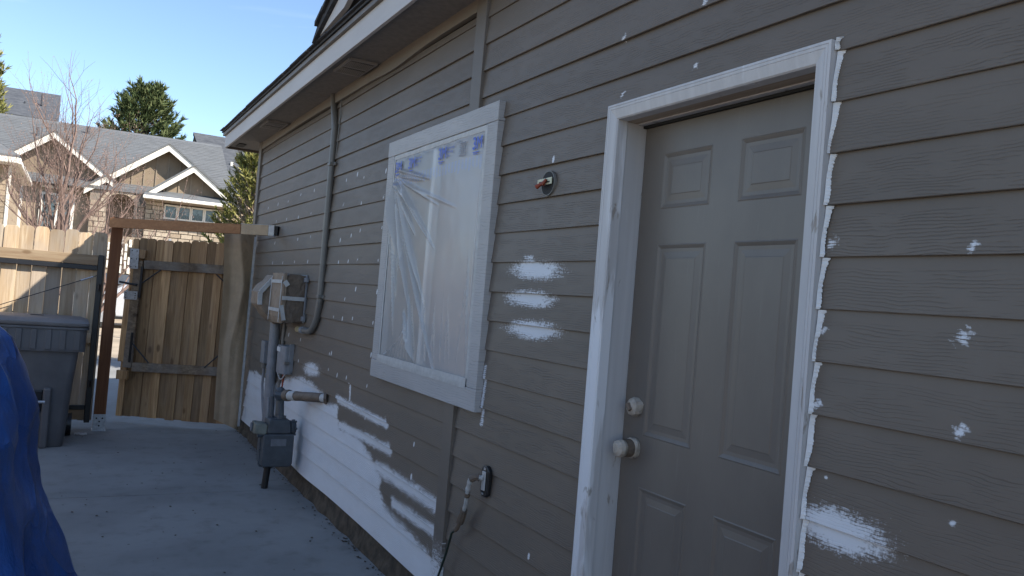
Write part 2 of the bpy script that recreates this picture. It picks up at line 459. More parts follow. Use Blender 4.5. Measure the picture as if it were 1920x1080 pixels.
SPOT = [(6.634, 2.249, 0.012), (5.396, 2.077, 0.014), (4.586, 2.065, 0.014), (4.985, 1.695, 0.012), (4.578, 1.687, 0.013), (2.242, 2.435, 0.013), (1.872, 2.259, 0.013), (2.235, 2.239, 0.012), (1.839, 2.442, 0.014), (1.325, 1.695, 0.016), (0.975, 1.681, 0.013), (1.326, 1.488, 0.01), (0.984, 1.495, 0.019), (1.329, 1.307, 0.014), (0.973, 1.309, 0.017), (0.979, 1.122, 0.009), (1.295, 1.141, 0.005)]

def seg_dist(Y, Z, a, b, c, d):
    vx, vz = c - a, d - b
    t = np.clip(((Y - a) * vx + (Z - b) * vz) / (vx * vx + vz * vz), 0, 1)
    return np.hypot(Y - a - t * vx, Z - b - t * vz)
def primer_field(Y, Z):
    f = np.full(Y.shape, -1.0)
    # the big brushed area at the foot of the wall
    dist = np.full(Y.shape, 9.0); ins = np.zeros(Y.shape, bool)
    n = len(BIG)
    for i in range(n):
        a, b = BIG[i]; c, d = BIG[(i + 1) % n]
        dist = np.minimum(dist, seg_dist(Y, Z, a, b, c, d))
        if b != d:
            cr = ((b > Z) != (d > Z)) & (Y < (c - a) * (Z - b) / (d - b) + a)
            ins ^= cr
    sdv = np.where(ins, dist, -dist)
    f = np.maximum(f, 0.35 + sdv / 0.04)
    for q, (a, b, c, d, r) in enumerate(EL):
        if q in (4, 6, 7, 8, 12):
            hl = abs(a - c) / 2 + r * 0.9
            yy = Y - (a + c) / 2; zz_ = Z - (b + d) / 2 - (d - b) / (c - a) * yy
            rho = np.hypot(yy / hl, zz_ / (r * 1.25))
            f = np.maximum(f, 0.30 + (1.02 - rho) * 1.5)
            continue
        ds = seg_dist(Y, Z, a, b, c, d)
        f = np.maximum(f, 0.35 + (r * 1.05 - ds) / max(r * 0.9, 0.014))
    for a, b, r in SPOT:
        ds = np.hypot(Y - a + 0.4 * (Z - b), (Z - b)) * (1 + 0.35 * np.sin((Y * 210 + Z * 330)) * np.sin(Z * 500))
        f = np.maximum(f, 0.35 + (r * 0.8 - ds) / (r * 0.9))
    k = 0
    for a, b in DOT:
        k += 1
        rz = 0.011 + 0.007 * ((k * 37) % 10) / 10
        ds = np.hypot((Y - a) / 0.6, Z - b)
        f = np.maximum(f, 0.5 + 3.0 * (rz - ds) / rz)
    return np.clip(f, -1.5, 2.2)

def bulge(Y, Z):
    """the low boards have swelled near the gas meter"""
    return -0.016 * np.exp(-((Y - 5.75) / 0.45) ** 2) * np.exp(-np.maximum(Z - 0.1, 0) / 0.22) + 0.010 * np.exp(-((Y - 6.5) / 0.4) ** 2) * np.exp(-np.maximum(Z - 0.1, 0) / 0.25) - 0.004 * np.sin(Y * 2.3) * np.exp(-np.maximum(Z - 0.1, 0) / 0.3)

def siding_board(y0, y1, z0, z1):
    xb, xt = -0.0195, -0.0082
    ys = set(np.round(np.arange(y0, y1, 0.2), 4)) | {y0, y1}
    any_p = False
    zc0, zc1 = z0 - 0.02, z1 + 0.02
    def add(a, b, st):
        nonlocal any_p
        a, b = max(a, y0), min(b, y1)
        if b > a:
            any_p = True
            ys.update(np.round(np.arange(a, b, st), 4))
    if z0 < 0.86: add(3.42, 8.35, 0.016)
    for a, b, c, d, r in EL:
        if min(b, d) - 2.5 * r < zc1 and max(b, d) + 2.5 * r > zc0: add(min(a, c) - 2.5 * r - .01, max(a, c) + 2.5 * r + .01, 0.012)
    for a, b, r in SPOT:
        if b - 2 * r < zc1 and b + 2 * r > zc0: add(a - 2.2 * r, a + 2.2 * r, 0.003)
    for a, b in DOT:
        if b - 0.02 < zc1 and b + 0.02 > zc0: add(a - 0.018, a + 0.018, 0.003)
    ys = np.array(sorted(ys)); ys = ys[np.insert(np.diff(ys) > 0.0012, 0, True)]
    if ys[-1] < y1: ys[-1] = y1
    zs = np.linspace(z0, z1 + 0.006, 26 if any_p else 4)
    zs = np.array(sorted(set(zs) | {z0 + 0.0015, z1 - 0.034, z1 - 0.024}))
    YY, ZZ = np.meshgrid(ys, zs, indexing='ij')
    X = xb + (xt - xb) * (ZZ - z0) / (z1 - z0)
    X = X + bulge(YY, ZZ) + np.where(ZZ < z0 + 0.001, 0.0015, 0)
    # slight hand-set unevenness of each board
    X = X + 0.0016 * np.sin(YY * 1.7 + z0 * 37) + 0.001 * np.sin(YY * 5.1 + z0 * 91)
    dz = 0.0014 * np.sin(YY * 1.3 + z0 * 53)
    mb = MB()
    P = [[(X[i, j], ys[i], ZZ[i, j] + dz[i, j]) for j in range(len(zs))] for i in range(len(ys))]
    mb.grid(P)
    nv = len(mb.v)
    pr = primer_field(YY, ZZ).ravel() if any_p else np.full(nv, -1.0)
    sm = np.clip((z1 - 0.024 - ZZ) / 0.010, 0, 1).ravel()
    # underside and the two cut ends
    lo = [[(X[i, 0], ys[i], z0 + dz[i, 0]), (0.012, ys[i], z0 + dz[i, 0] + 0.001)] for i in range(len(ys))]
    mb.grid(lo)
    for i in (0, len(ys) - 1):
        o = len(mb.v)
        mb.v += [(X[i, 0], ys[i], z0), (0.012, ys[i], z0), (0.012, ys[i], z1), (X[i, -1], ys[i], z1)]
        mb.f.append((o, o + 1, o + 2, o + 3))
    ex = len(mb.v) - nv
    low = np.full(ex, -1.0)
    mb.attr['primer'] = np.concatenate([pr, low])
    mb.attr['smooth_top'] = np.concatenate([sm, np.zeros(ex)])
    mb.attr['bid'] = np.full(len(mb.v), random.uniform(0, 60))
    return mb.build('siding_board', 'siding', house, smooth=True)

lines = [0.125] + [Z0 + LAP * k for k in range(-11, 14)]
for a, b in zip(lines[:-1], lines[1:]):
    far_top = 2.845
    if a < far_top - 0.02:                       # far section, beyond the batten
        zt = min(b, far_top)
        if b > 1.06 and a < 2.29:
            siding_board(4.45, YC, a, zt); 
        else:
            siding_board(3.43, YC, a, zt)
    # near section: window trim to door, over the door, right of the door
    wy = 3.12 if (b > 1.06 and a < 2.29) else 3.345
    if b < 2.185:
        siding_board(2.27, wy, a, b)
        siding_board(-0.9, 1.352, a, b)
    else:
        siding_board(-0.9, wy, a, b)

def board(name, mat, x0, x1, y0, y1, z0, z1, parent=house, bev=0.0025, primer=None):
    mb = MB().box(x0, x1, y0, y1, z0, z1)
    n = len(mb.v)
    mb.attr['primer'] = np.full(n, -1.0 if primer is None else primer)
    mb.attr['smooth_top'] = np.ones(n)
    mb.attr['bid'] = np.full(n, random.uniform(0, 60))
    return mb.build(name, mat, parent, bevel=bev)

# vertical trim: batten beside the window, corner board
bt = MB()
zz = np.linspace(0.12, 1.02, 46)
bt.grid([[(-0.03, 3.335, z) for z in zz], [(-0.03, 3.37, z) for z in zz], [(-0.03, 3.405, z) for z in zz], [(-0.03, 3.44, z) for z in zz]])
bt.grid([[(0.0, 3.335, z) for z in zz], [(-0.03, 3.335, z) for z in zz]])
bt.grid([[(-0.03, 3.44, z) for z in zz], [(0.0, 3.44, z) for z in zz]])
bt.attr['primer'] = [0.5 + (0.30 - z[2]) / 0.16 for z in bt.v]
bt.attr['smooth_top'] = [1.0] * len(bt.v); bt.attr['bid'] = [3.3] * len(bt.v)
bt.build('batten', 'siding_trim', house)
board('batten', 'siding_trim', -0.03, 0.0, 3.335, 3.44, 2.36, 2.935)
board('corner_board', 'siding_trim', -0.034, 0.0, 8.36, 8.445, 0.10, 2.93)
board('corner_board', 'siding_trim', -0.034, 0.10, 8.4455, 8.47, 0.10, 2.93)
# frieze: a warped cover strip under the soffit
fr = MB()
ys = np.linspace(3.44, 8.40, 120)
def wob(y): return 0.02 * math.exp(-((y - 4.55) / 0.35) ** 2) - 0.006 * math.sin(y * 2.1)
top = [(-0.028, y, 2.935) for y in ys]; bot = [(-0.030, y, 2.855 - wob(y)) for y in ys]; ub = [(0.0, y, 2.856 - wob(y)) for y in ys]
fr.grid([top, bot, ub])
fr.attr['bid'] = [9.0] * len(fr.v); fr.attr['smooth_top'] = [1.0] * len(fr.v); fr.attr['primer'] = [-1.0] * len(fr.v)
fr.build('frieze_board', 'frieze', house)

# shell behind the cladding, foundation, back of the house
sh = MB()
sh.box(0.013, 0.13, -0.95, 1.35, 0.12, 3.6); sh.box(0.013, 0.13, 2.275, 3.12, 0.12, 3.6)
sh.box(0.013, 0.13, 1.35, 2.275, 2.16, 3.6); sh.box(0.013, 0.13, 3.12, 4.45, 0.12, 1.06)
sh.box(0.013, 0.13, 3.12, 4.45, 2.32, 3.6); sh.box(0.013, 0.13, 4.45, 8.44, 0.12, 3.0)
sh.build('wall', 'inner', house)
bk = MB()
bk.box(0.135, 7.0, 8.30, 8.44, 0.0, 3.0); bk.box(6.9, 7.0, -6, 8.30, 0.0, 3.0); bk.box(0.2, 6.9, -6.1, -6.0, 0.0, 3.0)
bk.box(0.0, 0.13, -6.1, -0.96, 0.0, 3.6)
bk.build('wall', 'siding_trim', house)
fo = MB()
ys = np.linspace(-0.9, 8.43, 190)
fo.grid([[(-0.006 + 0.010 * N3(y * 3, 1, 0), y, 0.14) for y in ys], [(-0.012 + 0.018 * N3(y * 4, 5, 0), y, 0.06 + 0.02 * N3(y * 6, 2, 0)) for y in ys],
         [(-0.03 + 0.025 * N3(y * 5, 9, 0), y, -0.004) for y in ys]])
fo.build('foundation', 'concrete_wall', house)
MB().box(0.0, 0.16, -6, 8.43, -0.03, 0.119).build('footing', 'concrete_wall', house)

# eave: soffit panels, vents, fascia, drip edge, roof with shingle courses
for y0, y1 in ((3.30, 5.922), (5.930, 8.40), (8.405, 8.98)):
    MB().box(-0.268, 0.0 if y1 < 8.41 else 0.35, y0, y1, 2.925, 2.94).build('soffit_panel', 'soffit', house)
MB().box(-0.29, -0.269, 3.28, 9.03, 2.905, 3.035).build('fascia', 'fascia', house, bevel=0.002)
MB().box(-0.268, 0.6, 9.005, 9.03, 2.905, 3.035).build('fascia', 'dark_edge', house, bevel=0.002)
MB().box(-0.268, 0.0, 3.28, 3.2995, 2.905, 3.035).build('fascia', 'soffit', house)
MB().box(-0.312, -0.285, 3.2, 9.06, 3.036, 3.066).build('drip_edge', 'dark_edge', house)
for cx, cy, ly in ((-0.135, 5.0, 0.36), (-0.135, 7.35, 0.36)):
    v = MB().box(cx - 0.09, cx + 0.09, cy - ly / 2, cy + ly / 2, 2.910, 2.9245).build('soffit_vent', 'vent', house, bevel=0.001)
    for j in range(2):
        yc = cy - 0.085 + j * 0.17
        MB().box(cx - 0.074, cx + 0.074, yc - 0.07, yc + 0.07, 2.9082, 2.9095).build('vent_shade_plate', 'black', v)  # black plate painted as the dark behind the louvres
        sl = MB()
        for k in range(15):
            xx = cx - 0.072 + 0.0102 * k
            sl.box(xx, xx + 0.0042, yc - 0.069, yc + 0.069, 2.9050, 2.9080)
        sl.build('vent_louvre', 'vent', v)
MB().box(-0.20, -0.13, 8.66, 8.86, 2.916, 2.9245).build('soffit_vent', 'black', house)

roof = MB()
def slope(y0, y1, x0, z0, x1, z1, t=0.03):
    roof.hexa([(x0, y0, z0), (x1, y0, z1), (x1, y1, z1), (x0, y1, z0), (x0, y0, z0 + t), (x1, y0, z1 + t), (x1, y1, z1 + t), (x0, y1, z0 + t)])
slope(3.0, 9.07, -0.325, 3.067, 3.2, 4.15, 0.014)
slope(3.0, 9.07, 3.2, 4.15, 7.3, 3.0)
slope(-7.0, 2.99, 0.5, 4.3, 3.2, 4.15)
slope(-7.0, 2.99, 3.2, 4.15, 7.3, 3.0)
rf = roof.build('roof', 'shingle', house)
for k in range(24):                      # starter course, one butt per shingle tab along the eave
    y0 = 3.3 + k * 0.24
    MB().box(-0.342 - 0.006 * random.random(), -0.2, y0 + 0.004, y0 + 0.236, 3.083 + 0.003 * random.random(), 3.092 + 0.005 * random.random()).build('shingle', 'shingle', rf)
# cross gable over the door: rake board and shingle edge, sloping up towards the camera
def rk(y): return 3.06 + 0.335 * (5.25 - y)
g = MB(); g.hexa([(-0.345, 5.22, rk(5.22) + 0.0), (-0.31, 5.22, rk(5.22)), (-0.31, -1.5, rk(-1.5)), (-0.345, -1.5, rk(-1.5)), (-0.345, 5.02, rk(5.02) + 0.01), (-0.31, 5.02, rk(5.02) + 0.01), (-0.31, -1.5, rk(-1.5) + 0.16), (-0.345, -1.5, rk(-1.5) + 0.16)])
g = MB()
g.prism([(-0.345, 5.12, rk(5.12)), (-0.345, 4.62, rk(4.62) - 0.13), (-0.345, -1.5, rk(-1.5) - 0.13), (-0.345, -1.5, rk(-1.5))], (0.03, 0, 0))
g.build('rake_board', 'fascia', house)
g = MB(); g.prism([(-0.37, 5.22, rk(5.22) + 0.004), (-0.37, -1.5, rk(-1.5) + 0.004), (-0.37, -1.5, rk(-1.5) + 0.055), (-0.37, 5.10, rk(5.10) + 0.055)], (3.0, 0, 0))
g.build('gable_roof', 'shingle', house)
for k in range(14):
    y1 = 5.10 - k * 0.14; y0 = y1 - 0.15
    MB().prism([(-0.392, y1, rk(y1) + 0.040), (-0.392, y0, rk(y0) + 0.058), (-0.392, y0, rk(y0) + 0.076), (-0.392, y1, rk(y1) + 0.070)], (0.25, 0, 0)).build('shingle', 'shingle', rf)
g = MB(); g.prism([(-0.02, 3.3, 3.0), (-0.02, -0.9, 3.0), (-0.02, -0.9, 4.9), (-0.02, 5.2, 3.08)], (0.05, 0, 0)); g.build('gable_wall', 'siding_trim', house)
g = MB(); g.prism([(-0.31, 4.9, rk(4.9) - 0.10), (-0.31, -1.5, rk(-1.5) - 0.10), (-0.31, -1.5, rk(-1.5) - 0.085), (-0.31, 4.9, rk(4.9) - 0.085)], (0.30, 0, 0)); g.build('rake_soffit', 'dark_edge', house)

# ---------------------------------------------------------------- window
win = MB().box(0.004, 0.012, 3.17, 4.40, 1.08, 2.31).build('window', 'blind', house)
def wpart(name, mat, *a, **k): return board(name, mat, *a, parent=win, **k)
wpart('head_trim', 'grey_trim', -0.046, 0.0, 3.095, 4.475, 2.285, 2.372)
wpart('sill_trim', 'grey_trim', -0.046, 0.0, 3.095, 4.475, 1.010, 1.108)
wpart('side_trim', 'grey_trim', -0.044, 0.0, 3.097, 3.195, 1.1085, 2.2845)
wpart('side_trim', 'grey_trim', -0.044, 0.0, 4.375, 4.473, 1.1085, 2.2845)
for a in ((-0.036, 0.003, 3.1955, 3.222, 1.1085, 2.2845), (-0.036, 0.003, 4.348, 4.3745, 1.1085, 2.2845), (-0.036, 0.003, 3.2225, 4.3475, 2.256, 2.2845), (-0.036, 0.003, 3.2225, 4.3475, 1.1085, 1.140)):
    MB().box(*a).build('frame', 'window_white', win, bevel=0.003)
MB().box(-0.004, 0.0035, 3.8225, 4.3475, 1.1405, 2.2555).build('screen', 'screen', win)
MB().box(-0.034, 0.003, 3.775, 3.822, 1.1405, 2.2555).build('mullion', 'window_white', win, bevel=0.003)

# ---------------------------------------------------------------- door, jamb, casing
S0, S1, SB, ST = 1.412, 2.228, 0.115, 2.142
dx = 0.098
door = MB()
rows = [(0.34, 0.918), (1.088, 1.730), (1.848, 2.036)]
colsY = [(1.526, 1.765), (1.885, 2.121)]
ysd = [S0, 1.526, 1.765, 1.885, 2.121, S1]
zsd = [SB, 0.34, 0.918, 1.088, 1.730, 1.848, 2.036, ST]
for i in range(5):
    for j in range(7):
        if i in (1, 3) and j in (1, 3, 5): continue
        door.grid([[(dx, ysd[i], zsd[j]), (dx, ysd[i], zsd[j + 1])], [(dx, ysd[i + 1], zsd[j]), (dx, ysd[i + 1], zsd[j + 1])]])
door.box(dx + 0.012, dx + 0.045, S0 + 0.001, S1 - 0.001, SB, ST)
door.grid([[(dx, S1, SB), (dx, S1, ST)], [(dx + 0.045, S1, SB), (dx + 0.045, S1, ST)]])
door.grid([[(dx, S0, ST), (dx, S1, ST)], [(dx + 0.045, S0, ST), (dx + 0.045, S1, ST)]])
dob = door.build('door', 'door', house)
for (y0, y1) in colsY:
    for (z0, z1) in rows:
        p = MB()
        # stepped bead, sunk channel, bevelled raised field
        prof = [(0.0, 0.0), (0.004, -0.0016), (0.010, 0.001), (0.015, 0.0036), (0.026, 0.004), (0.046, 0.0018), (0.049, 0.0005)]
        rings = []
        for wv, dv in prof:
            x = dx + dv
            rings.append([(x, y0 + wv, z0 + wv), (x, y1 - wv, z0 + wv), (x, y1 - wv, z1 - wv), (x, y0 + wv, z1 - wv), (x, y0 + wv, z0 + wv)])
        p.grid(rings)
        o = len(p.v); p.v += rings[-1][:4]; p.f.append((o, o + 1, o + 2, o + 3))
        p.build('panel', 'door', dob)
# knob and deadbolt, both wrapped in masking tape
def wrapped_knob(name, yc, zc, plate_r, prof, seed):
    k = MB(); P = []
    for xx, rr in prof:
        row = []
        for i in range(19):
            t = 2 * math.pi * (i % 18) / 18
            r_ = rr * (1 + 0.16 * N3(math.cos(t) * 1.6 + seed, math.sin(t) * 1.6, xx * 45))
            row.append((dx - xx, yc + r_ * math.cos(t), zc + r_ * math.sin(t)))
        P.append(row)
    k.grid(P)
    o = len(k.v); k.v += P[-1][:18]; k.f.append(tuple(o + i for i in range(18)))
    ob = k.build(name, 'tape_beige', dob)
    return ob
kn = wrapped_knob('knob', 2.158, 1.040, 0.034, [(0.0, 0.034), (0.012, 0.035), (0.020, 0.033), (0.022, 0.026), (0.045, 0.027), (0.060, 0.030), (0.072, 0.027), (0.080, 0.014)], 3)
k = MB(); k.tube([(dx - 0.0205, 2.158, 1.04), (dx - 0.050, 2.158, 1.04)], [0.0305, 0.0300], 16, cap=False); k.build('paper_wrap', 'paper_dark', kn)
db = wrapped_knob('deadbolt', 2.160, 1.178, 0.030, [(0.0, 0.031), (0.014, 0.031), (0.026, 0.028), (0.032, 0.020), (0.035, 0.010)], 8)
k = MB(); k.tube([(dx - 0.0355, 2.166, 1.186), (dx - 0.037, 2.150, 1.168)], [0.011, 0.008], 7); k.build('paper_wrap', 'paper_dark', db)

cas = MB()
# brick-mould profile: w = outward from the opening, x = depth (negative = proud)
prof = [(0.0, 0.012), (0.0, -0.026), (0.004, -0.031), (0.033, -0.0375), (0.034, -0.0362), (0.035, -0.0378), (0.0425, -0.0385), (0.0435, -0.0372), (0.0445, -0.0388), (0.052, -0.0375), (0.053, 0.010)]
OY0, OY1, OZ = 1.400, 2.226, 2.147
def casing_leg(name, pts, mat='casing'):
    mb = MB(); P = []
    for wv, xv in prof:
        P.append([(xv, y + wv * dy, z + wv * dz_) for (y, z, dy, dz_) in pts])
    mb.grid(P)
    return mb.build(name, mat, house, smooth=False)
def lerp_pts(a, b, n=2): return [a, b]
casing_leg('door_casing', [(OY1, 0.0, 1, 0), (OY1, OZ, 1, 1)], 'casing_primed')
casing_leg('door_casing', [(OY0, 0.0, -1, 0), (OY0, OZ, -1, 1)])
casing_leg('door_casing', [(OY0, OZ, -1, 1), (OY1, OZ, 1, 1)])
MB().box(-0.010, 0.145, OY1 + 0.006, OY1 + 0.035, 0.05, OZ).build('door_jamb', 'casing', house)
MB().box(-0.010, 0.145, OY0 - 0.035, OY0 - 0.006 + 0.012, 0.05, OZ).build('door_jamb', 'casing', house)
MB().box(-0.012, 0.060, OY0 - 0.03, OY1 + 0.03, OZ + 0.0005, OZ + 0.03).build('door_header', 'jamb_wood', house)
MB().box(0.061, 0.145, OY0 - 0.03, OY1 + 0.03, OZ - 0.003, OZ + 0.03).build('door_stop', 'casing', house)
MB().box(0.084, 0.097, OY0 + 0.001, OY1 + 0.003, OZ - 0.012, OZ - 0.0035).build('weatherstrip', 'black', house)
MB().box(-0.09, 0.2, OY0 + 0.007, OY1 + 0.005, 0.0, 0.112).build('threshold', 'galv', house)
MB().box(-0.02, 0.0, 1.349, 2.278, 2.2005, 2.2035).build('flashing', 'black', house)

# white caulk smeared down the right side of the door casing, one bead per lap
for a, b in zip(lines[:-1], lines[1:]):
    if a > 2.2 or b < 0.3: continue
    zt = min(b, 2.205)
    n = 60; P = []
    ph = random.random() * 9
    for i in range(n + 1):
        t = i / n; z = a + 0.0005 + (zt - a - 0.001) * t
        xs = -0.0195 + 0.0113 * (z - a) / (b - a)
        wv = 0.007 + 0.0065 * t + 0.003 * math.sin(t * 5 + ph) + 0.0038 * (random.random() - 0.4)
        if t > 0.94: wv *= 1.25
        if t < 0.04: wv *= 0.8
        y0 = 1.3468 - 0.001 * math.sin(t * 7 + ph)
        P.append([(xs + 0.002, y0, z), (xs - 0.010, y0 - 0.002, z), (xs - 0.0065, y0 - wv * 0.55, z), (xs - 0.0012, y0 - wv, z)])
    MB().grid(P).build('caulk_bead', 'caulk', house, smooth=True)

# ================================================================== MASKING FILM ON THE WINDOW
film = empty('masking_film', 'clear plastic masking film with blue print taped over the window', 'plastic film')
fm = MB(); P = []; pleat = []
nY, nZ = 220, 220
FY0, FY1, FZ0, FZ1 = 3.206, 4.364, 1.118, 2.270
def fold(y, z, ax, az, ang, wid, amp, l0, l1):
    """one taut pleat starting at (ax,az), running along ang (in the wall plane; 0 = towards the camera, -90 = down)"""
    u_, v_ = math.cos(R(ang)), math.sin(R(ang))
    a, b = -(y - ax), z - az
    s_ = a * u_ + b * v_; t_ = -a * v_ + b * u_
    if s_ < l0 or s_ > l1: return 0.0
    e = math.sin(math.pi * (s_ - l0) / (l1 - l0)) ** 0.8
    wd = wid * (0.25 + 0.45 * math.sin(math.pi * (s_ - l0) / (l1 - l0)))
    return amp * e * math.exp(-(t_ / wd) ** 2)
folds = []
rnd = random.Random(3)
for k in range(26):
    folds.append((4.352, 2.16 + rnd.uniform(-.04, .05), -rnd.uniform(8, 86), rnd.uniform(.006, .018), rnd.uniform(.010, .024) * rnd.choice((1, 1, -.3)), 0.01, rnd.uniform(.2, .95)))
folds += [(4.35, 2.12, -52, .007, .022, 0.0, 1.45), (4.35, 2.10, -61, .010, .014, 0.05, .8), (4.345, 2.13, -40, .02, .016, 0.02, .5)]
for k in range(6):
    folds.append((3.83 + .006 * k, 1.145, 180 - rnd.uniform(48, 72), .010, rnd.uniform(.010, .020), 0.0, rnd.uniform(.2, .42)))
for k in range(9):
    folds.append((4.34 - .05 * k, 1.13, 20 + 9 * k, .007, .006, 0.0, rnd.uniform(.15, .3)))
for k in range(7):
    folds.append((3.70 - .06 * k, 1.14, rnd.uniform(84, 104), .004, .005, 0.0, rnd.uniform(.25, .6)))
folds += [(3.235, 1.2, 90, .006, .008, 0, .9), (3.225, 1.13, 97, .008, .007, 0, .6), (4.18, 1.95, -75, .005, .008, 0, .5), (3.95, 1.5, -70, .004, .006, 0, .4)]
for i in range(nY + 1):
    y = FY0 + (FY1 - FY0) * i / nY; row = []
    for j in range(nZ + 1):
        z = FZ0 + (FZ1 - FZ0) * j / nZ
        edge = min(1.0, min(y - FY0, FY1 - y, z - FZ0, FZ1 - z) / 0.03)
        h = sum(fold(y, z, *f_) for f_ in folds)
        pleat.append(min(1.0, abs(h) / 0.014))
        h += 0.004 * N3(y * 3, z * 3, 4) + 0.0012 * N3(y * 11, z * 11, 8)
        row.append((-0.039 - max(-0.004, h) * max(0, edge), y, z))
    P.append(row)
fm.grid(P)
fm.attr['pleat'] = pleat
fm.build('film_sheet', 'film', film, smooth=True)
def tape_strip(parent, y0, y1, z0, z1, x=-0.0425, seed=0, name='tape_strip', mat='tape'):
    mb = MB(); n = 40; P = []
    horiz = (y1 - y0) > (z1 - z0)
    for i in range(n + 1):
        t = i / n; j1 = 0.0035 * N3(t * 6 + seed, 1, 0); j2 = 0.0035 * N3(t * 6 + seed, 7, 0); w = 0.0015 * abs(N3(t * 9 + seed, 3, 0))
        if horiz: P.append([(x - w, y0 + (y1 - y0) * t, z0 + j1), (x - w - .001, y0 + (y1 - y0) * t, (z0 + z1) / 2), (x - w, y0 + (y1 - y0) * t, z1 + j2)])
        else: P.append([(x - w, y0 + j1, z0 + (z1 - z0) * t), (x - w - .001, (y0 + y1) / 2, z0 + (z1 - z0) * t), (x - w, y1 + j2, z0 + (z1 - z0) * t)])
    return mb.grid(P).build(name, mat, parent)
tape_strip(film, 3.200, 4.370, 2.258, 2.283, -0.041, 1); tape_strip(film, 3.196, 3.218, 1.115, 2.27, -0.0422, 5)
tape_strip(film, 4.352, 4.372, 1.115, 2.27, -0.0422, 9); tape_strip(film, 3.198, 4.374, 1.100, 1.146, -0.0480, 13)

def text_mesh(txt, size):
    cu = bpy.data.curves.new('print_text', 'FONT'); cu.body = txt; cu.size = size; cu.resolution_u = 2
    ob = bpy.data.objects.new('print_text', cu); col.objects.link(ob)
    bpy.context.view_layer.update()
    me = bpy.data.meshes.new_from_object(ob.evaluated_get(bpy.context.evaluated_depsgraph_get()))
    v = [tuple(q.co) for q in me.vertices]; f = [tuple(p.vertices) for p in me.polygons]
    bpy.data.objects.remove(ob); bpy.data.meshes.remove(me)
    return v, f
def wall_text(txt, size, Y, Z, x, mat, parent, name='print', bold=0.0, shear=0.0):
    v, f = text_mesh(txt, size)
    mb = MB()
    offs = [(0, 0)] if not bold else [(-bold, 0), (0, bold), (bold, 0), (0, -bold)]
    for k, (a, b) in enumerate(offs):
        o = len(mb.v)
        mb.v += [(x - 0.0002 * k, Y - (p[0] + a), Z + p[1] + b) for p in v]
        mb.f += [tuple(o + i for i in q) for q in f]
    return mb.build(name, mat, parent)
xf = -0.0468
for yl in (4.30, 4.10, 3.69, 3.295):
    wall_text('3M', 0.080, yl + 0.035, 2.183, xf, 'ink', film, 'printed_logo', bold=0.0028)
    u_ = MB().box(xf - 0.0006, xf, yl - 0.035, yl + 0.025, 2.166, 2.171); u_.build('printed_rule', 'ink', film)
    MB().box(xf - 0.0006, xf, yl - 0.025, yl + 0.018, 2.158, 2.1615).build('printed_rule', 'ink', film)
for yl in (4.02, 3.61):
    for k, s_ in enumerate(('Advanced', 'Masking', 'Film')):
        wall_text(s_, 0.021, yl + 0.008, 2.222 - 0.019 * k, xf, 'ink', film, 'printed_words')
for k in range(7):
    MB().box(xf - 0.0005, xf, 3.40, 3.475, 2.17 + 0.010 * k, 2.1735 + 0.010 * k).build('printed_rule', 'ink_dark', film)
for yl in (4.2, 4.06, 3.92, 3.78, 3.66, 3.53):
    wall_text('9 in 2 ft', 0.02, yl, 2.240, xf, 'ink_dark', film, 'printed_words')

# ================================================================== THINGS FIXED TO THE WALL
def crumple(mb, amp, sc, seed=0):
    mb.v = [(x + amp * N3(x * sc + seed, y * sc, z * sc), y + amp * N3(x * sc, y * sc + seed + 9, z * sc), z + amp * N3(x * sc, y * sc, z * sc + seed + 5)) for x, y, z in mb.v]
    return mb
def paper_solid(prof, y0, y1, n, taper=0.0, jit=0.006, seed=0):
    """closed (x,z) outline swept along Y with crumpled skin and closed ends"""
    mb = MB(); rows = []
    L = []
    for a, b in zip(prof, prof[1:] + prof[:1]):
        for k in range(5): L.append((a[0] + (b[0] - a[0]) * k / 5, a[1] + (b[1] - a[1]) * k / 5))
    cx = sum(p[0] for p in L) / len(L); cz = sum(p[1] for p in L) / len(L)
    def ring(y, s_): return [(cx + (p[0] - cx) * s_, y, cz + (p[1] - cz) * s_) for p in L + L[:1]]
    rows.append(ring(y0, 0.02)); rows.append(ring(y0, 0.5)); rows.append(ring(y0, 0.8)); rows.append(ring(y0 + 0.004, 0.97))
    for i in range(n + 1):
        t = i / n; rows.append(ring(y0 + 0.012 + (y1 - y0 - 0.024) * t, 1 - taper * t))
    rows.append(ring(y1, (1 - taper) * 0.9)); rows.append(ring(y1, 0.02))
    mb.grid(rows)
    return crumple(mb, jit, 13, seed)

ep = empty('electric_panel', 'electric service panel and meter wrapped in brown paper and white tape', 'electric panel')
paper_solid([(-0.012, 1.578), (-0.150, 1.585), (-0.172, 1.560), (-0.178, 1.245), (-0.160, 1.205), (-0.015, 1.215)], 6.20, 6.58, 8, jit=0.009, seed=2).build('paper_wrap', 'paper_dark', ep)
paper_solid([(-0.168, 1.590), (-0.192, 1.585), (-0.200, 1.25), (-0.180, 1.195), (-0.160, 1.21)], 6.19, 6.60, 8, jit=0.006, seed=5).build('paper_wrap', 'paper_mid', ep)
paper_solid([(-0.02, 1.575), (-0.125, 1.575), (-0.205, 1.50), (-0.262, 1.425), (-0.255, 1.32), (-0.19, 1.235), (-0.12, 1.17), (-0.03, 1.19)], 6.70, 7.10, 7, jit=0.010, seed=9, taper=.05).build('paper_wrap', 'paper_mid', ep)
MB().box(-0.022, -0.0215 + 0.012, 6.165, 6.62, 1.215, 1.585).build('back_plate', 'pvc', ep)
for z in (1.545, 1.245):
    e_ = MB().box(-0.045, -0.021, 6.115, 6.175, z - 0.018, z + 0.018).build('mounting_ear', 'pvc', ep, bevel=0.004)
MB().box(-0.03, -0.022, 6.150, 6.164, 1.215, 1.585).build('edge_strip', 'pvc', ep)
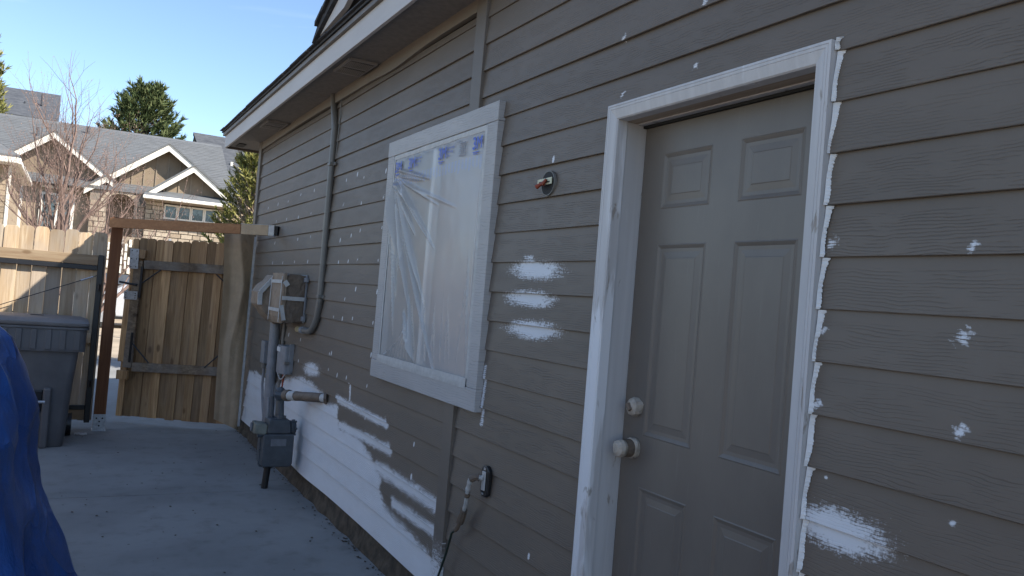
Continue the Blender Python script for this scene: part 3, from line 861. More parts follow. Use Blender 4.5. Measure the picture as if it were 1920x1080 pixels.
def tape_bar(pts, w, parent, upv=(0, 0, 1), t=0.003):
    mb = MB()
    for a, b in zip(pts[:-1], pts[1:]): mb.bar(a, b, t, w, upv)
    return mb.build('tape_strip', 'tape', parent)
yf = 6.183
tape_bar([(-0.196, yf, 1.395), (-0.02, yf, 1.395)], 0.030, ep)
tape_bar([(-0.187, yf, 1.525), (-0.160, yf - .004, 1.49)], 0.036, ep)
tape_bar([(-0.196, yf, 1.34), (-0.170, yf, 1.225)], 0.030, ep, (1, 0, 0))
tape_bar([(-0.203, 6.20, 1.52), (-0.206, 6.56, 1.52)], 0.026, ep)
tape_bar([(-0.208, 6.20, 1.30), (-0.210, 6.56, 1.30)], 0.026, ep)
tape_bar([(-0.207, 6.205, 1.21), (-0.202, 6.205, 1.56)], 0.014, ep, (0, 1, 0))
tape_bar([(-0.210, 6.55, 1.21), (-0.205, 6.55, 1.56)], 0.014, ep, (0, 1, 0))
tape_bar([(-0.135, 6.695, 1.572), (-0.258, 6.690, 1.42), (-0.254, 6.695, 1.32)], 0.018, ep, (0, 1, 0), t=0.034)

riser = empty('riser_pipe', 'thick grey plastic riser pipe running down from the wrapped electric panel', 'pipe')
MB().tube([(-0.062, 6.93, 1.24), (-0.062, 6.93, 0.0)], 0.042, 20).build('pipe', 'pvc', riser, smooth=True)
for z in (0.80, 0.735):
    MB().tube([(-0.062, 6.93, z), (-0.062, 6.93, z - 0.018)], 0.046, 20).build('collar', 'pvc', riser, smooth=True)
MB().tube([(-0.025, 6.76, 1.22), (-0.025, 6.76, 0.30)], 0.014, 10).build('ground_conduit', 'conduit', riser, smooth=True)
MB().tube([(-0.020, 6.66, 0.80), (-0.020, 6.66, 0.42), (-0.022, 6.67, 0.1)], 0.010, 8).build('ground_wire', 'rust', riser, smooth=True)

cdt = empty('wall_conduit', 'taupe painted conduit running from the soffit and curving into the wrapped panel', 'conduit')
path = [(-0.03, 5.835, 2.93), (-0.032, 5.80, 2.84), (-0.032, 5.735, 2.70), (-0.033, 5.715, 2.55), (-0.033, 5.715, 1.50), (-0.033, 5.72, 1.40), (-0.034, 5.745, 1.30), (-0.036, 5.79, 1.225), (-0.040, 5.86, 1.178), (-0.044, 5.94, 1.165), (-0.048, 6.04, 1.165)]
pp = []
for i in range(len(path) - 1):                      # Catmull-Rom smoothing
    p0, p1, p2, p3 = (Vector(path[max(i - 1, 0)]), Vector(path[i]), Vector(path[i + 1]), Vector(path[min(i + 2, len(path) - 1)]))
    for k in range(5):
        t = k / 5
        pp.append(0.5 * ((2 * p1) + (p2 - p0) * t + (2 * p0 - 5 * p1 + 4 * p2 - p3) * t * t + (3 * p1 - p0 - 3 * p2 + p3) * t ** 3))
pp.append(Vector(path[-1]))
MB().tube(pp, 0.0235, 16).build('pipe', 'conduit', cdt, smooth=True)
for z in (2.39, 1.43):
    MB().box(-0.058, -0.018, 5.682, 5.75, z - 0.012, z + 0.012).build('strap', 'conduit', cdt, bevel=0.004)
    MB().box(-0.03, -0.02, 5.645, 5.684, z - 0.011, z + 0.011).build('strap_foot', 'conduit', cdt)
MB().tube([(-0.048, 6.03, 1.165), (-0.048, 6.10, 1.163)], 0.027, 12).build('connector', 'pvc', cdt, smooth=True)
MB().tube([(-0.049, 6.10, 1.163), (-0.05, 6.22, 1.162)], [0.026, 0.022], 8).build('bushing', 'brass', cdt)
MB().tube([(-0.022, 5.652, 2.93), (-0.020, 5.645, 2.75), (-0.022, 5.66, 2.45)], 0.004, 6).build('cable', 'conduit', cdt)

ub = empty('utility_box', 'lilac-grey utility box with a loop of cable, right of the riser pipe', 'utility box', 'utility boxes')
bm_ = MB()
bm_.prism([(-0.010, 6.42, .785), (-0.075, 6.42, .785), (-0.095, 6.44, .785), (-0.105, 6.53, .785), (-0.095, 6.62, .785), (-0.01, 6.62, .785)], (0, 0, 0.225))
bm_.build('cover', 'pvc', ub, bevel=0.006)
MB().box(-0.05, -0.012, 6.405, 6.419, 0.80, 1.03).build('side_flange', 'pvc', ub, bevel=0.003)
MB().box(-0.085, -0.045, 6.395, 6.4185, 0.865, 0.89).build('latch', 'conduit', ub, bevel=0.003)
MB().box(-0.1075, -0.100, 6.50, 6.59, 0.96, 0.995).build('label_plate', 'window_white', ub)
lp = [(-0.09 + 0.02 * t, 6.58 - 0.16 * t, 0.785 - 0.045 * math.sin(math.pi * t)) for t in [i / 12 for i in range(13)]]
MB().tube(lp, 0.0045, 6).build('cable_loop', 'tape', ub, smooth=True)
ub2 = empty('utility_box', 'narrow blue-grey utility box left of the riser pipe', 'utility box', 'utility boxes')
MB().box(-0.075, -0.012, 7.22, 7.36, 0.79, 0.985).build('cover', 'pvc', ub2, bevel=0.006)
MB().tube([(-0.05, 7.28, 0.79), (-0.05, 7.28, 0.745)], 0.024, 10).build('gland', 'conduit', ub2, smooth=True)
MB().tube([(-0.05, 7.28, 0.75), (-0.05, 7.29, 0.6), (-0.04, 7.25, 0.42), (-0.03, 7.2, 0.3)], 0.011, 8).build('cable', 'pvc', ub2, smooth=True)

# ---------------------------------------------------------------- gas meter
gm = empty('gas_meter', 'dark grey gas meter on a black pipe with a paper-wrapped branch into the wall', 'gas meter')
GY = 5.95
b_ = MB(); pr_ = [(-0.310, .188), (-0.295, .172), (-0.105, .172), (-0.088, .190), (-0.088, .395), (-0.100, .410), (-0.290, .410), (-0.310, .395)]
b_.prism([(x, GY - 0.07, z) for x, z in pr_], (0, 0.19, 0)); b_.build('body', 'gas_grey', gm, bevel=0.012, seg=3)
b_ = MB(); pr_ = [(-0.318, .178), (-0.300, .162), (-0.100, .162), (-0.080, .180), (-0.080, .402), (-0.094, .418), (-0.296, .418), (-0.318, .402)]
b_.prism([(x, GY + 0.0, z) for x, z in pr_], (0, 0.022, 0)); b_.build('flange', 'gas_grey', gm, bevel=0.003)
for x, z in ((-0.306, .176), (-0.306, .395), (-0.092, .176), (-0.092, .395), (-0.2, .413), (-0.312, .29), (-0.085, .29)):
    MB().tube([(x, GY - 0.012, z), (x, GY + 0.034, z)], 0.011, 6).build('bolt', 'gas_grey', gm)
b_ = MB(); b_.prism([(x, GY - 0.055, z) for x, z in [(-0.284, .411), (-0.112, .411), (-0.122, .505), (-0.135, .516), (-0.262, .516), (-0.275, .505)]], (0, 0.16, 0)); b_.build('upper_case', 'gas_grey', gm, bevel=0.008, seg=3)
MB().box(-0.255, -0.145, GY - 0.0735, GY - 0.0705, 0.325, 0.375).build('name_plate', 'label_plate', gm, bevel=0.001)
b_ = MB(); b_.tube([(-0.106, GY + 0.02, .445), (-0.078, GY + 0.02, .445), (-0.066, GY + 0.02, .445)], [0.052, 0.052, 0.044], 18); b_.build('side_cap', 'gas_grey', gm, smooth=True)
for t in range(6):
    a = t * math.pi / 3
    MB().tube([(-0.085, GY + 0.02 + .055 * math.cos(a), .445 + .055 * math.sin(a)), (-0.064, GY + 0.02 + .055 * math.cos(a), .445 + .055 * math.sin(a))], 0.008, 6).build('bolt', 'gas_grey', gm)
b_ = MB(); b_.prism([(-0.285, GY - .05, .400), (-0.365, GY - .045, .405), (-0.380, GY - .03, .415), (-0.380, GY + .06, .415), (-0.365, GY + .08, .405), (-0.285, GY + .085, .400)], (0.006, 0, 0.080)); b_.build('dial_box', 'gas_pale', gm, bevel=0.012, seg=3)
MB().tube([(-0.381, GY + .015, .452), (-0.388, GY + .015, .452)], 0.032, 16).build('dial_glass', 'label_plate', gm, smooth=True)
MB().tube([(-0.295, GY - 0.02, 0.40), (-0.345, GY - 0.02, 0.40)], 0.02, 10).build('dial_neck', 'gas_grey', gm)
MB().tube([(-0.243, GY + 0.02, 0.172), (-0.243, GY + 0.02, 0.150)], 0.034, 8).build('nut', 'black_pipe', gm)
MB().tube([(-0.243, GY + 0.02, 0.151), (-0.253, GY + 0.03, -0.02)], 0.024, 14).build('leg', 'black_pipe', gm, smooth=True)
MB().tube([(-0.178, GY, 0.505), (-0.178, GY, 0.535)], 0.034, 8).build('nut', 'gas_grey', gm)
MB().tube([(-0.184, GY, 0.535), (-0.194, GY, 0.68)], 0.023, 14).build('outlet_pipe', 'gas_grey', gm, smooth=True)
MB().tube([(-0.235, GY + .05, 0.505), (-0.243, GY + .05, 0.67)], 0.013, 10).build('inlet_pipe', 'gas_grey', gm, smooth=True)
MB().tube([(-0.262, GY + .07, 0.505), (-0.268, GY + .07, 0.66)], 0.010, 10).build('inlet_pipe', 'pvc', gm, smooth=True)
MB().tube([(-0.192, GY, 0.655), (-0.196, GY, 0.67), (-0.195, GY - .005, 0.72), (-0.185, GY - .01, 0.735)], [0.036, 0.042, 0.042, 0.025], 14).build('elbow', 'gas_grey', gm, smooth=True)
MB().tube([(-0.225, GY, 0.69), (-0.16, GY - 0.06, 0.692)], 0.033, 8).build('union', 'gas_grey', gm)
A, B = Vector((-0.172, 5.90, 0.692)), Vector((-0.006, 5.40, 0.744))
def wr(t0, t1, r, name, mat, n=8, j=0.004):
    P = []; rr = []
    for i in range(n + 1):
        t = t0 + (t1 - t0) * i / n; P.append(A.lerp(B, t)); rr.append(r * (1 + 0.10 * N3(t * 14, r * 90, 0)))
    return MB().tube(P, rr, 14).build(name, mat, gm, smooth=True)
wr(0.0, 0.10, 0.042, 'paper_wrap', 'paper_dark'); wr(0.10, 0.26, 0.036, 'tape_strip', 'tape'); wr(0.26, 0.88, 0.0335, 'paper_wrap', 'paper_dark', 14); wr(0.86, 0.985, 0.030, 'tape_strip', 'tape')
MB().tube([(-0.024, 5.41, 0.742), (-0.008, 5.40, 0.744)], 0.042, 8).build('wall_flange', 'paper_dark', gm)

# ---------------------------------------------------------------- outlet and cord
ol = empty('outlet', 'black outlet box on the wall low between window and door', 'outlet')
b_ = MB(); b_.prism([(-0.018, y, z) for y, z in [(2.935, .690), (2.955, .678), (2.985, .678), (3.000, .700), (3.000, .79), (2.985, .806), (2.955, .808), (2.932, .79)]], (-0.018, 0, 0)); b_.build('box_body', 'black_plastic', ol, bevel=0.004)
MB().box(-0.0385, -0.0365, 2.958, 2.975, 0.79, 0.80).build('screw', 'galv', ol); MB().box(-0.0385, -0.0365, 2.965, 2.98, 0.687, 0.695).build('screw', 'galv', ol)
b_ = MB(); b_.box(-0.043, -0.0365, 2.952, 2.982, 0.705, 0.785); crumple(b_, 0.003, 40).build('tape_cover', 'tape', ol, bevel=0.004)
ec = empty('extension_cord', 'dark green extension cord with taped paper-wrapped plug hanging from the black outlet', 'cord')
cp = [(-0.042, 2.965, 0.757), (-0.065, 2.985, 0.758), (-0.082, 3.005, 0.745), (-0.078, 3.03, 0.690), (-0.065, 3.06, 0.635), (-0.06, 3.085, 0.59), (-0.058, 3.11, 0.545), (-0.055, 3.15, 0.495), (-0.05, 3.205, 0.46), (-0.05, 3.245, 0.36), (-0.06, 3.30, 0.22), (-0.09, 3.38, 0.07), (-0.14, 3.5, 0.006), (-0.3, 3.2, 0.006), (-0.5, 2.4, 0.006)]
def wrapcord(i0, i1, r, name, mat, n=6):
    P = []; rr = []
    for i in range(n + 1):
        t = i0 + (i1 - i0) * i / n; k = min(int(t), len(cp) - 2); P.append(Vector(cp[k]).lerp(Vector(cp[k + 1]), t - k)); rr.append(r * (1 + 0.28 * N3(t * 7.3, r * 70, 2)))
    return MB().tube(P, rr, 8).build(name, mat, ec)
MB().tube(cp[7:], 0.0055, 8).build('cable', 'cord', ec, smooth=True)
wrapcord(0, 0.7, 0.010, 'tape_wrap', 'tape'); wrapcord(0.6, 2.0, 0.015, 'paper_wrap', 'paper_dark'); wrapcord(2.0, 3.0, 0.011, 'tape_wrap', 'tape'); wrapcord(2.95, 4.1, 0.0095, 'tape_wrap', 'tape')
wrapcord(3.2, 3.5, 0.0125, 'paper_wrap', 'paper_dark'); wrapcord(4.9, 6.3, 0.017, 'paper_wrap', 'paper_dark', 5); wrapcord(4.1, 5.0, 0.009, 'tape_wrap', 'tape'); wrapcord(6.2, 7.3, 0.010, 'paper_wrap', 'paper_dark')

# ---------------------------------------------------------------- bare light-fixture box
lb = empty('light_fixture_box', 'open round light box with a pale crossbar and red wire nuts', 'electrical box')
ly, lz = 2.662, 1.969
ring = MB(); P = []
for rr, xx in ((0.050, -0.016), (0.0485, -0.0272), (0.0460, -0.0272), (0.0450, -0.018)):
    P.append([(xx, ly + rr * math.cos(2 * math.pi * i / 28), lz + rr * math.sin(2 * math.pi * i / 28)) for i in range(29)])
ring.grid(P).build('rim', 'conduit', lb, smooth=True)
b_ = MB(); b_.prism([(-0.0262, ly + 0.0452 * math.cos(2 * math.pi * i / 28), lz + 0.0452 * math.sin(2 * math.pi * i / 28)) for i in range(28)], (0.001, 0, 0)); b_.build('cavity_shade_disc', 'black', lb)  # flat black disc painted as the dark inside of the box
MB().bar((-0.031, ly - 0.036, lz + 0.008), (-0.042, ly + 0.050, lz + 0.002), 0.004, 0.026).build('crossbar', 'bone', lb, bevel=0.001)
for a, b, r0, r1 in (((-0.042, ly - 0.012, lz + 0.012), (-0.048, ly + 0.004, lz - 0.008), 0.005, 0.009), ((-0.046, ly + 0.012, lz - 0.003), (-0.056, ly + 0.034, lz - 0.016), 0.006, 0.010)):
    MB().tube([a, b], [r0, r1], 8).build('wire_nut', 'rust', lb, smooth=True)
MB().tube([(-0.03, ly - 0.03, lz + 0.004), (-0.044, ly, lz + 0.001), (-0.04, ly + 0.045, lz + 0.004)], 0.003, 6).build('wire', 'black', lb, smooth=True)

# ================================================================== GATEWAY
def picket(name, mat, parent, O, d, n, s0, s1, z0, z1, t, ear=None, skew=0.0):
    """dog-eared board in the plane O + s*d, thickness t along n"""
    O, d, n = Vector(O), Vector(d), Vector(n); w_ = s1 - s0; e = ear or w_ * 0.27
    pts = [(s0, z0), (s1, z0), (s1, z1 - e), (s1 - e * 0.35, z1 - e * .28), (s1 - e, z1), (s0 + e, z1), (s0 + e * 0.35, z1 - e * .28), (s0, z1 - e)]
    mb = MB(); mb.prism([O + d * (s + skew * z) + Vector((0, 0, z)) for s, z in pts], n * t)
    return mb.build(name, mat, parent, bevel=0.0015, seg=1)

gate = empty('open_gate', 'cedar picket gate standing ajar between the red-brown post and the house', 'gate')
GO = Vector((-1.118, 8.905, 0)); gd = Vector((0.8619, -0.5071, 0)); gn = Vector((0.5071, 0.8619, 0))
s = -0.005
wds = [0.062, 0.085, 0.09, 0.085, 0.09, 0.086, 0.09, 0.083, 0.088, 0.09, 0.086, 0.09, 0.088, 0.085]
for i, w_ in enumerate(wds):
    picket('picket', 'gate_wood', gate, GO + gn * (0.020 + 0.009 * (i % 2) + 0.003 * random.random()), gd, gn, s - 0.001, s + w_ - 0.002, 0.05 + 0.012 * random.random(), 1.835 + 0.022 * random.random() + 0.02 * i / 13, 0.017, skew=0.012)
    s += w_
def gpt(s_, z, off=0.0): return GO + gd * s_ + gn * off + Vector((0, 0, z))
MB().bar(gpt(0.165, 1.585, -0.002), gpt(1.17, 1.60, -0.002), 0.04, 0.088).build('rail', 'gate_rail', gate, bevel=0.004)
MB().bar(gpt(0.135, 0.555, -0.002), gpt(1.17, 0.585, -0.002), 0.04, 0.088).build('rail', 'gate_rail', gate, bevel=0.004)
MB().bar(gpt(0.085, 0.545, -0.006), gpt(0.110, 1.62, -0.006), 0.036, 0.086, (0.86, -0.5, 0)).build('stile', 'gate_rail', gate, bevel=0.004)
MB().bar(gpt(0.0, 1.700, -0.014), gpt(0.175, 1.685, -0.014), 0.04, 0.088).build('latch_block', 'gate_wood', gate, bevel=0.004)
MB().bar(gpt(-0.01, 0.47, -0.012), gpt(0.10, 0.47, -0.012), 0.04, 0.09).build('latch_block', 'gate_wood', gate, bevel=0.004)
MB().bar(gpt(0.02, 0.60, -0.004), gpt(0.035, 1.28, -0.004), 0.03, 0.07, (0.86, -0.5, 0)).build('stile', 'gate_wood', gate, bevel=0.004)
for (s0, s1, z0, z1) in ((0.025, 0.115, 1.535, 1.735), (0.0, 0.135, 1.225, 1.31)):
    pl_ = MB().bar(gpt(s0, (z0 + z1) / 2, -0.0365), gpt(s1, (z0 + z1) / 2 + 0.002, -0.0365), 0.004, z1 - z0).build('steel_plate', 'galv', gate)
    for k in range(6):
        c_ = gpt(s0 + 0.02 + (s1 - s0 - 0.04) * (k % 2), z0 + 0.02 + (z1 - z0 - 0.04) * (k // 2) / 2, -0.038)
        MB().tube([c_, c_ - gn * 0.003], 0.006, 6).build('screw', 'black', pl_)
for (s0, za, zb, sx_) in ((0.155, 1.565, 1.25, 1), (0.115, 0.90, 0.60, 1), (1.10, 1.565, 1.25, -1), (1.06, 0.90, 0.62, -1)):
    hi = za > 1.2
    br = MB().bar(gpt(s0, za, -0.026), gpt(s0 - 0.004, zb, -0.026), 0.012, 0.022, (0.86, -0.5, 0)).build('corner_bracket', 'rail_steel', gate)
    e0 = gpt(s0, (zb + 0.14) if hi else (za - 0.10), -0.026); e1 = gpt(s0 + sx_ * 0.19, 1.545 if hi else 0.61, -0.026)
    MB().tube([e0, e1], 0.0065, 6).build('brace_rod', 'rail_steel', br)
MB().tube([gpt(-0.06, 1.395, -0.03), gpt(0.12, 1.375, -0.035)], 0.011, 8).build('latch_bar', 'rail_steel', gate)

lg = empty('steel_framed_gate', 'weathered dog-eared picket gate on a black steel frame behind the bin', 'gate')
FY = 8.56
xs_ = -1.372; i = 0
edges = [-1.335]
while edges[-1] > -3.3: edges.append(edges[-1] - 0.118 - 0.006 * random.random())
for i in range(len(edges) - 1):
    picket('picket', 'fence_wood', lg, (0, FY + 0.008 * (i % 2) + 0.003 * random.random(), 0), (1, 0, 0), (0, 1, 0), edges[i + 1] + (0.005 if i in (2, 4, 5, 9) else 0.0012), edges[i], 0.06 + 0.01 * random.random(), 1.835 + 0.02 * random.random(), 0.016, ear=0.03)
MB().box(-3.3, -1.402, FY - 0.040, FY - 0.001, 1.535, 1.63).build('rail', 'fence_rail', lg, bevel=0.003)
MB().box(-3.3, -1.402, FY - 0.040, FY - 0.001, 0.08, 0.17).build('rail', 'fence_rail', lg, bevel=0.003)
MB().box(-1.50, -1.402, FY - 0.040, FY - 0.001, 0.80, 0.89).build('rail_block', 'fence_rail', lg, bevel=0.003)
MB().box(-3.3, -1.401, FY - 0.048, FY - 0.002, 1.488, 1.532).build('frame_tube', 'rail_steel', lg, bevel=0.004)
MB().box(-3.3, -1.401, FY - 0.048, FY - 0.002, 0.172, 0.212).build('frame_tube', 'rail_steel', lg, bevel=0.004)
MB().box(-1.400, -1.352, FY - 0.050, FY - 0.003, 0.05, 1.635).build('frame_tube', 'rail_steel', lg, bevel=0.004)
MB().tube([(-1.40, FY - 0.055, 1.44), (-2.3, FY - 0.055, 1.045), (-3.3, FY - 0.055, 0.6)], 0.004, 6).build('brace_cable', 'rail_steel', lg)
MB().tube([(-1.43, FY - 0.055, 1.427), (-1.53, FY - 0.055, 1.383)], 0.008, 6).build('turnbuckle', 'galv', lg)
for z in (1.33, 0.42):
    MB().tube([(-1.376, FY - 0.08, z - .03), (-1.376, FY - 0.08, z + .03)], 0.014, 8).build('hinge', 'rail_steel', lg)

gp = empty('gate_post', 'red-brown stained gate post in a galvanised base bracket', 'post')
MB().hexa([(-1.325, 8.36, 0.012), (-1.225, 8.36, 0.012), (-1.225, 8.46, 0.012), (-1.325, 8.46, 0.012), (-1.318, 8.355, 2.0), (-1.220, 8.355, 2.0), (-1.220, 8.45, 2.0), (-1.318, 8.45, 2.0)]).build('timber', 'post_wood', gp, bevel=0.003)
bs = MB().box(-1.327, -1.223, 8.347, 8.354, 0.001, 0.155).box(-1.332, -1.216, 8.33, 8.47, 0.001, 0.009).build('base_bracket', 'galv', gp, bevel=0.001)
for x, z in ((-1.30, .12), (-1.25, .12), (-1.275, .05), (-1.275, .09)):
    MB().tube([(x, 8.3465, z), (x, 8.341, z)], 0.008, 6).build('bolt', 'black', bs)

bm = empty('gate_beam', 'brown stained timber beam spanning from the red-brown post to the house wall', 'beam')
BA, BB = Vector((-1.33, 8.30, 1.940)), Vector((-0.045, 7.33, 1.972))
bd = (BB - BA)
MB().bar(BA, BA + bd * 0.80, 0.045, 0.088).build('timber', 'beam_wood', bm, bevel=0.003)
mw = MB(); mw.bar(BA + bd * 0.803, BA + bd * 0.965, 0.049, 0.092); mw.build('paper_wrap', 'paper', bm, bevel=0.003)
mw = MB(); mw.bar(BA + bd * 0.966, BA + bd * 1.0, 0.053, 0.097); mw.build('tape_strip', 'tape', bm, bevel=0.004)
mw = MB(); mw.bar(BA + bd * 0.80 + Vector((0, 0, .048)), BA + bd * 0.965 + Vector((0, 0, .048)), 0.050, 0.003); mw.build('tape_strip', 'tape', bm)
MB().bar(BA + bd * 1.003, BB + bd.normalized() * 0.030, 0.040, 0.085).build('gap_shade_block', 'black', bm)  # black block added as the shadow gap between beam end and wall

cu = empty('paper_curtain', 'brown masking paper sheet hanging from the beam at the house corner', 'masking paper')
mb = MB(); P = []
for i in range(30):
    t = i / 29; row = []
    for j in range(40):
        v_ = j / 39
        zb = 0.135 - 0.115 * t
        z = zb + (2.02 - zb) * v_
        x0_ = float(np.interp(z, [.13, .45, .85, 1.2, 1.42, 1.6, 1.98], [-.285, -.292, -.297, -.300, -.306, -.315, -.34])); x1_ = -0.040
        x = x0_ + (x1_ - x0_) * t
        y = 8.22 + 0.035 * t
        f1 = 0.022 * math.sin(t * 6.0 + 0.8 * v_) + 0.016 * N3(t * 3, v_ * 4, 2)
        # sharp crease running down from the top
        cr = t - (0.42 + 0.30 * (1 - abs(v_ - 0.72) / 0.3)) if v_ > 0.42 else t - 0.40
        f1 += -0.028 * max(0, 1 - abs(cr) / 0.22)
        row.append((x, y + f1 * min(1.0, 0.15 + t * 3.0), z))
    P.append(row)
mb.grid(P).build('sheet', 'paper', cu, smooth=True)
tape_bar([(-0.044, 8.235, 0.06), (-0.036, 8.25, 1.95)], 0.022, cu, (1, 0, 0), t=0.004)

# ================================================================== BIN, SCRAP, TARP
bn = empty('wheeled_bin', 'grey plastic wheeled bin with a lid, beside the blue tarp', 'bin')
cx, cy = -1.835, 7.85
def ring_(hw, hd, z, r, n=6, skew=0.0):
    pts = []
    for q, (sx_, sy_) in enumerate(((1, 1), (-1, 1), (-1, -1), (1, -1))):
        for k in range(n):
            a = math.pi / 2 * (q + k / (n - 1))
            pts.append((cx + sx_ * (hw - r) + r * math.cos(a), cy + skew + sy_ * (hd - r) + r * math.sin(a), z))
    return pts + pts[:1]
mb = MB(); mb.grid([ring_(0.275, 0.24, 0.0, 0.06), ring_(0.28, 0.25, 0.03, 0.06), ring_(0.305, 0.30, 0.50, 0.055), ring_(0.335, 0.335, 0.86, 0.05), ring_(0.335, 0.335, 0.995, 0.05)]); mb.build('body', 'bin', bn, smooth=True)
mb = MB(); mb.grid([ring_(0.338, 0.338, 0.80, 0.05), ring_(0.372, 0.372, 0.805, 0.05), ring_(0.375, 0.375, 0.835, 0.05), ring_(0.378, 0.378, 0.985, 0.05), ring_(0.392, 0.392, 0.988, 0.05), ring_(0.392, 0.392, 1.005, 0.05), ring_(0.33, 0.33, 1.006, 0.05)]); mb.build('rim', 'bin', bn, smooth=False)
for k in range(7):
    x = cx - 0.31 + 0.103 * k
    MB().hexa([(x - .022, cy - .386, .82), (x + .022, cy - .386, .82), (x + .022, cy - .36, .82), (x - .022, cy - .36, .82), (x - .022, cy - .389, .98), (x + .022, cy - .389, .98), (x + .022, cy - .36, .98), (x - .022, cy - .36, .98)]).build('rib', 'bin', bn, bevel=0.004)
mb = MB(); mb.grid([ring_(0.385, 0.385, 1.010, 0.05), ring_(0.392, 0.392, 1.022, 0.05), ring_(0.390, 0.390, 1.040, 0.06), ring_(0.33, 0.33, 1.066, 0.08), ring_(0.20, 0.20, 1.072, 0.08), ring_(0.05, 0.05, 1.074, 0.02)]); mb.build('lid', 'bin_lid', bn, smooth=True)
# lift-bar recess in the front: two cheeks, a block blackened as its shade and a steel bar
MB().hexa([(cx - .10, cy - .305, .30), (cx + .10, cy - .305, .30), (cx + .10, cy - .20, .30), (cx - .10, cy - .20, .30), (cx - .10, cy - .318, .48), (cx + .10, cy - .318, .48), (cx + .10, cy - .2, .48), (cx - .10, cy - .2, .48)]).build('recess_shade_block', 'black_plastic', bn, bevel=0.01)
MB().tube([(cx - .12, cy - .325, .385), (cx + .12, cy - .325, .385)], 0.013, 10).build('lift_bar', 'galv', bn, smooth=True)
for sx_ in (-1, 1):
    MB().hexa([(cx + sx_ * .13 - .03, cy - .30, 0.0), (cx + sx_ * .13 + .03, cy - .30, 0.0), (cx + sx_ * .13 + .03, cy - .2, 0.0), (cx + sx_ * .13 - .03, cy - .2, 0.0), (cx + sx_ * .13 - .03, cy - .335, .50), (cx + sx_ * .13 + .03, cy - .335, .50), (cx + sx_ * .13 + .03, cy - .2, .50), (cx + sx_ * .13 - .03, cy - .2, .50)]).build('cheek', 'bin', bn, bevel=0.015, seg=3)
    MB().tube([(cx + sx_ * .27, cy + .30, .10), (cx + sx_ * .33, cy + .30, .10)], 0.10, 18).build('wheel', 'black_plastic', bn, smooth=True)
MB().tube([(cx - .30, cy + .42, 1.0), (cx + .30, cy + .42, 1.0)], 0.016, 10).build('handle', 'bin', bn, smooth=True)

mb = MB(); P = []
for i in range(9):
    P.append([(-1.475 + 0.013 * i + 0.004 * N3(i, j, 3), 8.13 + 0.022 * j + 0.010 * math.sin(i * .8), 0.004 + 0.012 * abs(N3(i * .5, j * .6, 0))) for j in range(6)])
tag(mb.grid(P).build('paper_scrap', 'tape'), 'small crumpled pale scrap lying on the concrete by the bin', 'litter')

rr_ = random.Random(12); dbm = MB()
for k in range(300):                       # grit and dry leaf bits along the wall foot and on the slab
    if k < 200: x = -0.035 - abs(rr_.gauss(0, .035)); y = rr_.uniform(2.5, 8.3)
    else: x = rr_.uniform(-1.6, -0.1); y = rr_.uniform(3.5, 8.4)
    z = 0.0025; a = rr_.uniform(0, 6.28); s_ = rr_.uniform(.003, .011) * (1 if k < 330 else .6)
    o = len(dbm.v)
    for j in range(5):
        q = a + j * 1.2566; w_ = s_ * rr_.uniform(.5, 1.1); dbm.v.append((x + w_ * math.cos(q), y + 1.4 * w_ * math.sin(q), z + rr_.uniform(0, .004)))
    dbm.v.append((x, y, z + s_ * .5))
    for j in range(5): dbm.f.append((o + j, o + (j + 1) % 5, o + 5))
dbo = tag(dbm.build('debris', 'concrete_wall'), 'scattered dark grit and leaf bits on the concrete along the wall', 'debris')
dbo['kind'] = 'stuff'

tp = MB(); P = []
TX, TY = -2.335, 3.15
nth, nh = 220, 130
for j in range(nh + 1):
    v_ = j / nh                                 # 0 ground .. 1 top
    row = []
    for i in range(nth + 1):
        a = 2 * math.pi * i / nth
        z_ = 1.42 * (v_ if v_ < 0.75 else 0.75 + (v_ - 0.75) * 0.9)
        base = float(np.interp(z_, [0, .2, .407, .58, .75, .935, 1.136, 1.24, 1.29, 1.36, 1.385], [.97, .86, .755, .685, .65, .62, .57, .52, .46, .28, 0.0]))
        fo_ = 0.035 * math.sin(5 * a + 2.2 * v_) * (1 - 0.6 * v_) + 0.028 * math.sin(11 * a - 3 * v_ + 1) * (1 - .4 * v_)
        fo_ += 0.012 * (1 - 2 * abs(N3(math.cos(a) * 5 + v_ * 2, math.sin(a) * 5, v_ * 3.5))) * 2 + 0.02 * (0.5 - abs(N3(math.cos(a) * 2.4 - v_ * 3.2, math.sin(a) * 2.4 + v_ * 2.2, 7)) * 2)
        fo_ += 0.04 * N3(math.cos(a) * 1.8, math.sin(a) * 1.8, v_ * 2.4) + 0.022 * N3(math.cos(a) * 6, math.sin(a) * 6, v_ * 9)
        flare = 0.0
        r_ = max(0, base + (fo_ if base > 0.05 else 0) * min(1, base * 3) + flare)
        z = z_ + 0.03 * N3(math.cos(a) * 2, math.sin(a) * 2, 5) * (v_ > .2)
        row.append((TX + r_ * math.cos(a), TY + r_ * 1.05 * math.sin(a), max(0.004, z)))
    P.append(row)
tag(tp.grid(P).build('blue_tarp', 'tarp', smooth=True), 'wrinkled blue plastic tarp draped over a pile at the left edge', 'tarp')

